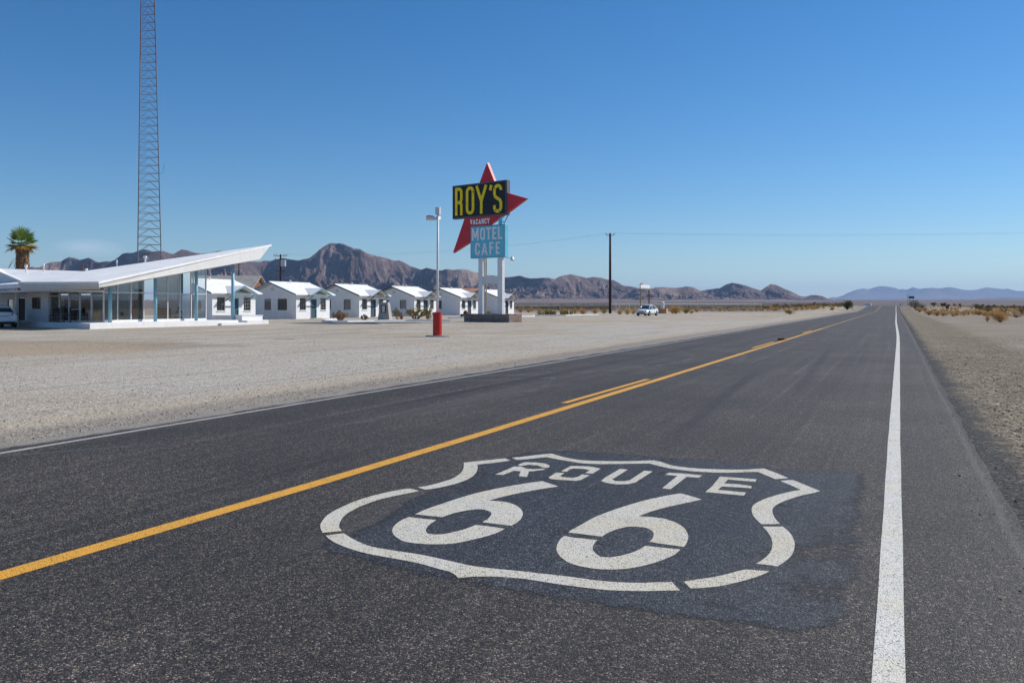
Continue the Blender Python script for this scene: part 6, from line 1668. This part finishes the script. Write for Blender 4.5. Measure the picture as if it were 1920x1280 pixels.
# branching cholla
def cholla(seed, w, h, n0, depth=4, rad=.07):
    rnd = random.Random(seed); stems = MB(); tips = MB()
    def grow(p, d, L, r, k):
        q = p + d * L
        mid = (p + q) / 2 + Vector((rnd.gauss(0, .06), rnd.gauss(0, .06), rnd.gauss(0, .03))) * L
        tgt = tips if k <= 1 else stems
        tgt.tube([p - d * r * .4, mid, q, q + d * r * .5], [r * .85, r * 1.05, r * .95, r * .3], 7)
        for _ in range(int(22 + 60 * L)):
            s_ = rnd.random(); c = p.lerp(q, s_); e = Vector((rnd.gauss(0, 1), rnd.gauss(0, 1), rnd.gauss(0, 1))); e = (e - d * e.dot(d)).normalized()
            f = e.cross(d) * .010
            tgt.add([c + e * r * .8 - f, c + e * r * .8 + f, c + e * (r + .045) + d * .02], [(0, 1, 2)])
        if k > 0:
            for _ in range(rnd.choice((2, 2, 3))):
                nd = (d + Vector((rnd.gauss(0, .62), rnd.gauss(0, .62), rnd.gauss(.06, .34)))).normalized()
                if q.z < .3: nd.z = abs(nd.z)
                grow(q, nd, L * rnd.uniform(.62, .9), r * rnd.uniform(.74, .88), k - 1)
    for i in range(n0):
        a = 2 * PI * i / n0 + rnd.uniform(-.4, .4); r0 = w * rnd.uniform(.02, .16)
        d = Vector((math.cos(a) * rnd.uniform(.3, .95), math.sin(a) * rnd.uniform(.3, .95), 1)).normalized()
        grow(Vector((math.cos(a) * r0, math.sin(a) * r0, -.05)), d, h * rnd.uniform(.24, .36), rad, depth)
    return stems, tips
def place_cholla(label, px, py, w, h, seed, n0, depth, rad, m1, m2, cat='cactus'):
    d_ = dz(py); W, H = w / 1600 * d_, h / 1600 * d_
    s, ti = cholla(seed, W, H, n0, depth, rad); p = at(px, d_)
    xs = [v[0] for v in s.v + ti.v]; ys = [v[1] for v in s.v + ti.v]; zs = [v[2] for v in s.v + ti.v]
    kx = W / (max(xs) - min(xs)); kz = H / max(zs); kx = min(kx * 1.1, 2.6)
    t = thing('cholla_cactus', label, cat, (p.x, p.y, 0), YAW, 'cactuses in the kerbed islands')
    for mb_, nm, m in ((s, 'stem', m1), (ti, 'branch_tips', m2)):
        mb_.v = [(v[0] * kx, v[1] * kx, v[2] * kz) for v in mb_.v]; mb_.build(nm, M[m], t, smooth=True)
place_cholla('dry brown cactus heap at the left end of the kerbed island', 638, 601.8, 29, 22, 3, 9, 3, .085, 'cactus_dry', 'cactus_dry')
place_cholla('small dry cactus between the brown heap and the concrete block', 683, 600.2, 14, 12, 8, 4, 3, .05, 'cactus_dry', 'cactus_dry')
place_cholla('narrow cholla just right of the concrete block', 745, 599.2, 18, 24, 11, 4, 4, .05, 'cactus', 'cactus')
place_cholla('widest bushy cholla, left of the lamp pole', 779, 598.2, 40, 26, 21, 8, 4, .055, 'cactus', 'gold_green')
place_cholla('cholla close against the left of the lamp pole', 803, 598.0, 24, 25, 33, 6, 4, .055, 'cactus', 'cactus')
place_cholla('small reddish cactus in the brick planter beside the right post foot', 913, 592.5, 12, 12, 5, 5, 3, .05, 'cactus_dry', 'cactus_dry')
# rusty little can by the cholla
t = MB().cyl(0, 0, 0, .42, .16, n=16).cyl(0, 0, .38, .43, .175, n=16); o = t.build('rusty_can', M['rust_red'], None); p = at(753, dz(598.6)); o.location = (p.x, p.y, 0)
tag(o, 'small rusty can standing under the narrow cholla', 'can')
# round red barrel cactus
def blob(name, label, cat, px, py, w, h, mat, seed, group=None):
    d_ = dz(py); W, H = w / 1600 * d_, h / 1600 * d_; p = at(px, d_)
    mb = MB(); n1, n2_ = 22, 12; rnd = random.Random(seed)
    for j in range(n2_ + 1):
        f = PI * j / n2_
        for i in range(n1):
            a = 2 * PI * i / n1; r = math.sin(f) * (1 + (.10 if i % 2 else -.06))
            mb.v.append((W / 2 * r * math.cos(a), W / 2 * r * math.sin(a), H * .5 - H * .55 * math.cos(f)))
    for j in range(n2_):
        for i in range(n1): mb.f.append((j * n1 + i, j * n1 + (i + 1) % n1, (j + 1) * n1 + (i + 1) % n1, (j + 1) * n1 + i))
    o = mb.build(name, mat, None, smooth=True); o.location = (p.x, p.y, 0); tag(o, label, cat, group)
gb = 'barrel cactuses beside the brick planter'
blob('barrel_cactus', 'tallest red barrel cactus left of the brick planter', 'cactus', 873, 594.2, 8.5, 12, M['red_rock'], 1, gb)
blob('barrel_cactus', 'smaller red barrel cactus between the tallest one and the brick planter', 'cactus', 878.5, 594.6, 7, 8, M['red_rock'], 2, gb)
blob('barrel_cactus', 'dark low barrel cactus at the left of the red group', 'cactus', 866, 594.4, 6, 6, M['wood_pole'], 3, gb)
q = MB(); q.prism([(-.2, -.15), (.16, -.18), (.22, .1), (-.08, .2)], -.03, [.2, .26, .17, .22]); o = q.build('rock', M['stone_dark'], None); p = at(1787, dz(592.5)); o.location = (p.x, p.y, 0); o.scale = (.8, .8, .7)
tag(o, 'single dark stone on the pale ground right of the shoulder bushes', 'rock')

# ------------------------------------------------------------------ palm
def palm():
    d_ = 88; p = at(42, d_)
    t = thing('palm_tree', 'fan palm with a shaggy skirt of dead fronds behind the cafe wing', 'palm tree', (p.x, p.y, 0), YAW)
    rnd = random.Random(12)
    q = MB(); q.tube([(0, 0, -.3), (.02, 0, 3.0), (.0, 0, 7.4)], [.34, .30, .26], 14); q.build('trunk', M['palm_skirt'], t, smooth=True)
    q = MB()
    for i in range(1300):
        z = 3.6 + (7.7 - 3.6) * rnd.random() ** .9; a = rnd.random() * 2 * PI
        f = (z - 3.6) / 4.1; r = .30 + .23 * math.sin(min(1, f * 1.05 + .18) * PI * .80) + rnd.gauss(0, .06)
        L = rnd.uniform(.6, 1.25); w = rnd.uniform(.03, .07)
        tdir = Vector((-math.sin(a), math.cos(a), 0)); o_ = Vector((math.cos(a), math.sin(a), 0))
        p0 = o_ * (r * .8) + Vector((0, 0, z)); p1 = o_ * (r + .12) + Vector((0, 0, z - L * .5)); p2 = o_ * (r * .92) + Vector((0, 0, z - L)) + tdir * rnd.gauss(0, .08)
        q.add([p0 - tdir * w, p0 + tdir * w, p1 + tdir * w, p2, p1 - tdir * w], [(0, 1, 2, 4), (4, 2, 3)])
    q.build('skirt', M['palm_skirt'], t)
    def fan(mb, a, el, L, droop):
        o_ = Vector((math.cos(a) * math.cos(el), math.sin(a) * math.cos(el), math.sin(el)))
        base = Vector((0, 0, 7.55)) + Vector((math.cos(a), math.sin(a), 0)) * .12
        hub = base + o_ * L * .45; mb.tube([base, hub], [.035, .02], 4, False)
        side = o_.cross(Vector((0, 0, 1))).normalized(); up = side.cross(o_).normalized()
        m = 16
        for i in range(m):
            b = R(-98 + 196 * i / (m - 1)); dirv = (o_ * math.cos(b) + side * math.sin(b)).normalized()
            l2 = L * .62 * (1 - .22 * abs(b) / R(98)) * rnd.uniform(.9, 1.1)
            w = .06; pr = up.cross(dirv).normalized() * w
            mid = hub + dirv * l2 * .55 + up * .02; tip = hub + dirv * l2 - Vector((0, 0, droop * l2 * rnd.uniform(.3, 1.0)))
            mb.add([hub, mid - pr, tip, mid + pr], [(0, 1, 2, 3)])
    g = MB(); y_ = MB()
    for i in range(15):
        a = 2 * PI * i / 15 * 3.1 + rnd.uniform(-.2, .2); el = R(-4 + 92 * ((i * 7) % 15) / 15); fan(g, a, el, rnd.uniform(1.45, 1.7) + .75 * max(0, el - .6), .12)
    for i in range(15):
        a = 2 * PI * i / 15 + rnd.uniform(-.2, .2); fan(y_, a, R(rnd.uniform(-38, 6)), rnd.uniform(1.2, 1.65), .5)
    g.build('crown', M['palm_green'], t); y_.build('dry_fronds', M['palm_gold'], t)
    q = MB()
    for i in range(7):
        a = rnd.random() * 6.28; z = rnd.uniform(5, 7); q.tube([(math.cos(a) * .5, math.sin(a) * .5, z), (math.cos(a) * 1.0, math.sin(a) * 1.0, z - .3), (math.cos(a) * 1.35, math.sin(a) * 1.35, z - 1.0)], .012, 3, False)
    q.build('flower_stalks', M['palm_skirt'], t)
palm()

# ------------------------------------------------------------------ distant scrub and loose gravel (beyond counting)
def scrub(name, n, lo, hi, pxr, mat, seed, hmin, hmax, label=None, leaves=9, nearroad=10):
    rs = np.random.RandomState(seed); v = []; f = []; k = 0
    for _ in range(n):
        px = rs.uniform(*pxr); dep = lo * (hi / lo) ** rs.rand()
        p = at(px, dep)
        if abs(p.x + 4) < nearroad: continue
        g = gh(p.x, p.y); h = rs.uniform(hmin, hmax) * (1 + .25 * (dep > 500)); w = h * rs.uniform(.7, 1.3)
        for i in range(leaves):
            a = rs.rand() * 6.283; r = w * .5 * rs.rand() ** .5; z = h * rs.uniform(.15, .75)
            c = np.array([p.x + r * math.cos(a), p.y + r * math.sin(a), g + z]); s_ = w * rs.uniform(.28, .5)
            e = rs.normal(size=(3, 3)) * s_ * .55; e[2, 2] = abs(e[2, 2]) + s_ * .3
            v += [c + e[0], c + e[1], c + e[2]]; f.append((k, k + 1, k + 2)); k += 3
    o = np_mesh(name, np.array(v), np.array(f), mat); tag(o, kind='stuff'); return o
scrub('desert_scrub', 9000, 240, 1500, (900, 1620), M['creosote'], 1, .55, 1.15, leaves=7)
scrub('desert_scrub', 9000, 330, 1500, (1725, 2150), M['creosote'], 2, .6, 1.25, leaves=7)
scrub('desert_scrub', 26, 200, 330, (1735, 2150), M['creosote'], 4, .7, 1.4, leaves=60)
scrub('desert_scrub', 6000, 1200, 3200, (900, 1600), M['creosote'], 3, 1.0, 1.8, leaves=5)
scrub('dry_brush', 520, 205, 420, (1150, 1600), M['gold_bush'], 5, .35, .8, leaves=24)
scrub('dry_brush', 620, 110, 330, (1745, 2100), M['gold_bush'], 6, .25, .6, leaves=24)
def stones(name, n, xr, yr, s0, s1, mat, seed, zf):
    rs = np.random.RandomState(seed); v = []; f = []; k = 0
    base = np.array([(1, 0, 0), (0, 1, 0), (-1, 0, 0), (0, -1, 0), (0, 0, .75), (0, 0, -.4)], dtype=float)
    tri = [(0, 1, 4), (1, 2, 4), (2, 3, 4), (3, 0, 4), (1, 0, 5), (2, 1, 5), (3, 2, 5), (0, 3, 5)]
    for _ in range(n):
        x = rs.uniform(*xr); y = yr[0] * (yr[1] / yr[0]) ** rs.rand(); s_ = s0 * (s1 / s0) ** (rs.rand() ** 2.2)
        b = base * (1 + rs.normal(size=(6, 1)) * .22) * s_ * rs.uniform(.7, 1.3, 3); a = rs.rand() * 6.28
        b = np.stack([b[:, 0] * math.cos(a) - b[:, 1] * math.sin(a), b[:, 0] * math.sin(a) + b[:, 1] * math.cos(a), b[:, 2] + rs.normal() * s_ * .2], -1)
        v.append(b + np.array([x, y, zf(x, y)])); f += [(q[0] + k, q[1] + k, q[2] + k) for q in tri]; k += 6
    o = np_mesh(name, np.concatenate(v), np.array(f), mat); tag(o, kind='stuff'); return o
gx_, gy_ = np.array(XS), np.array(YS)
def zsurf(x, y):
    i = min(max(np.searchsorted(gx_, x) - 1, 0), len(gx_) - 2); j = min(max(np.searchsorted(gy_, y) - 1, 0), len(gy_) - 2)
    a = (x - gx_[i]) / (gx_[i + 1] - gx_[i]); b = (y - gy_[j]) / (gy_[j + 1] - gy_[j])
    return (Z[j, i] * (1 - a) + Z[j, i + 1] * a) * (1 - b) + (Z[j + 1, i] * (1 - a) + Z[j + 1, i + 1] * a) * b
stones('gravel', 12000, (1.15, 5.5), (3.5, 45), .005, .022, M['stone_dark'], 11, zsurf)
stones('gravel', 16000, (-32, -8.9), (5, 60), .007, .020, M['stone'], 12, zsurf)
stones('gravel', 9000, (1.0, 4.2), (3.5, 30), .006, .024, M['stone'], 15, zsurf)
stones('gravel', 2500, (-9.0, -8.3), (3, 40), .005, .018, M['stone'], 13, lambda x, y: .014)
stones('gravel', 900, (0.45, 1.3), (3, 40), .004, .014, M['stone_dark'], 14, lambda x, y: .012)
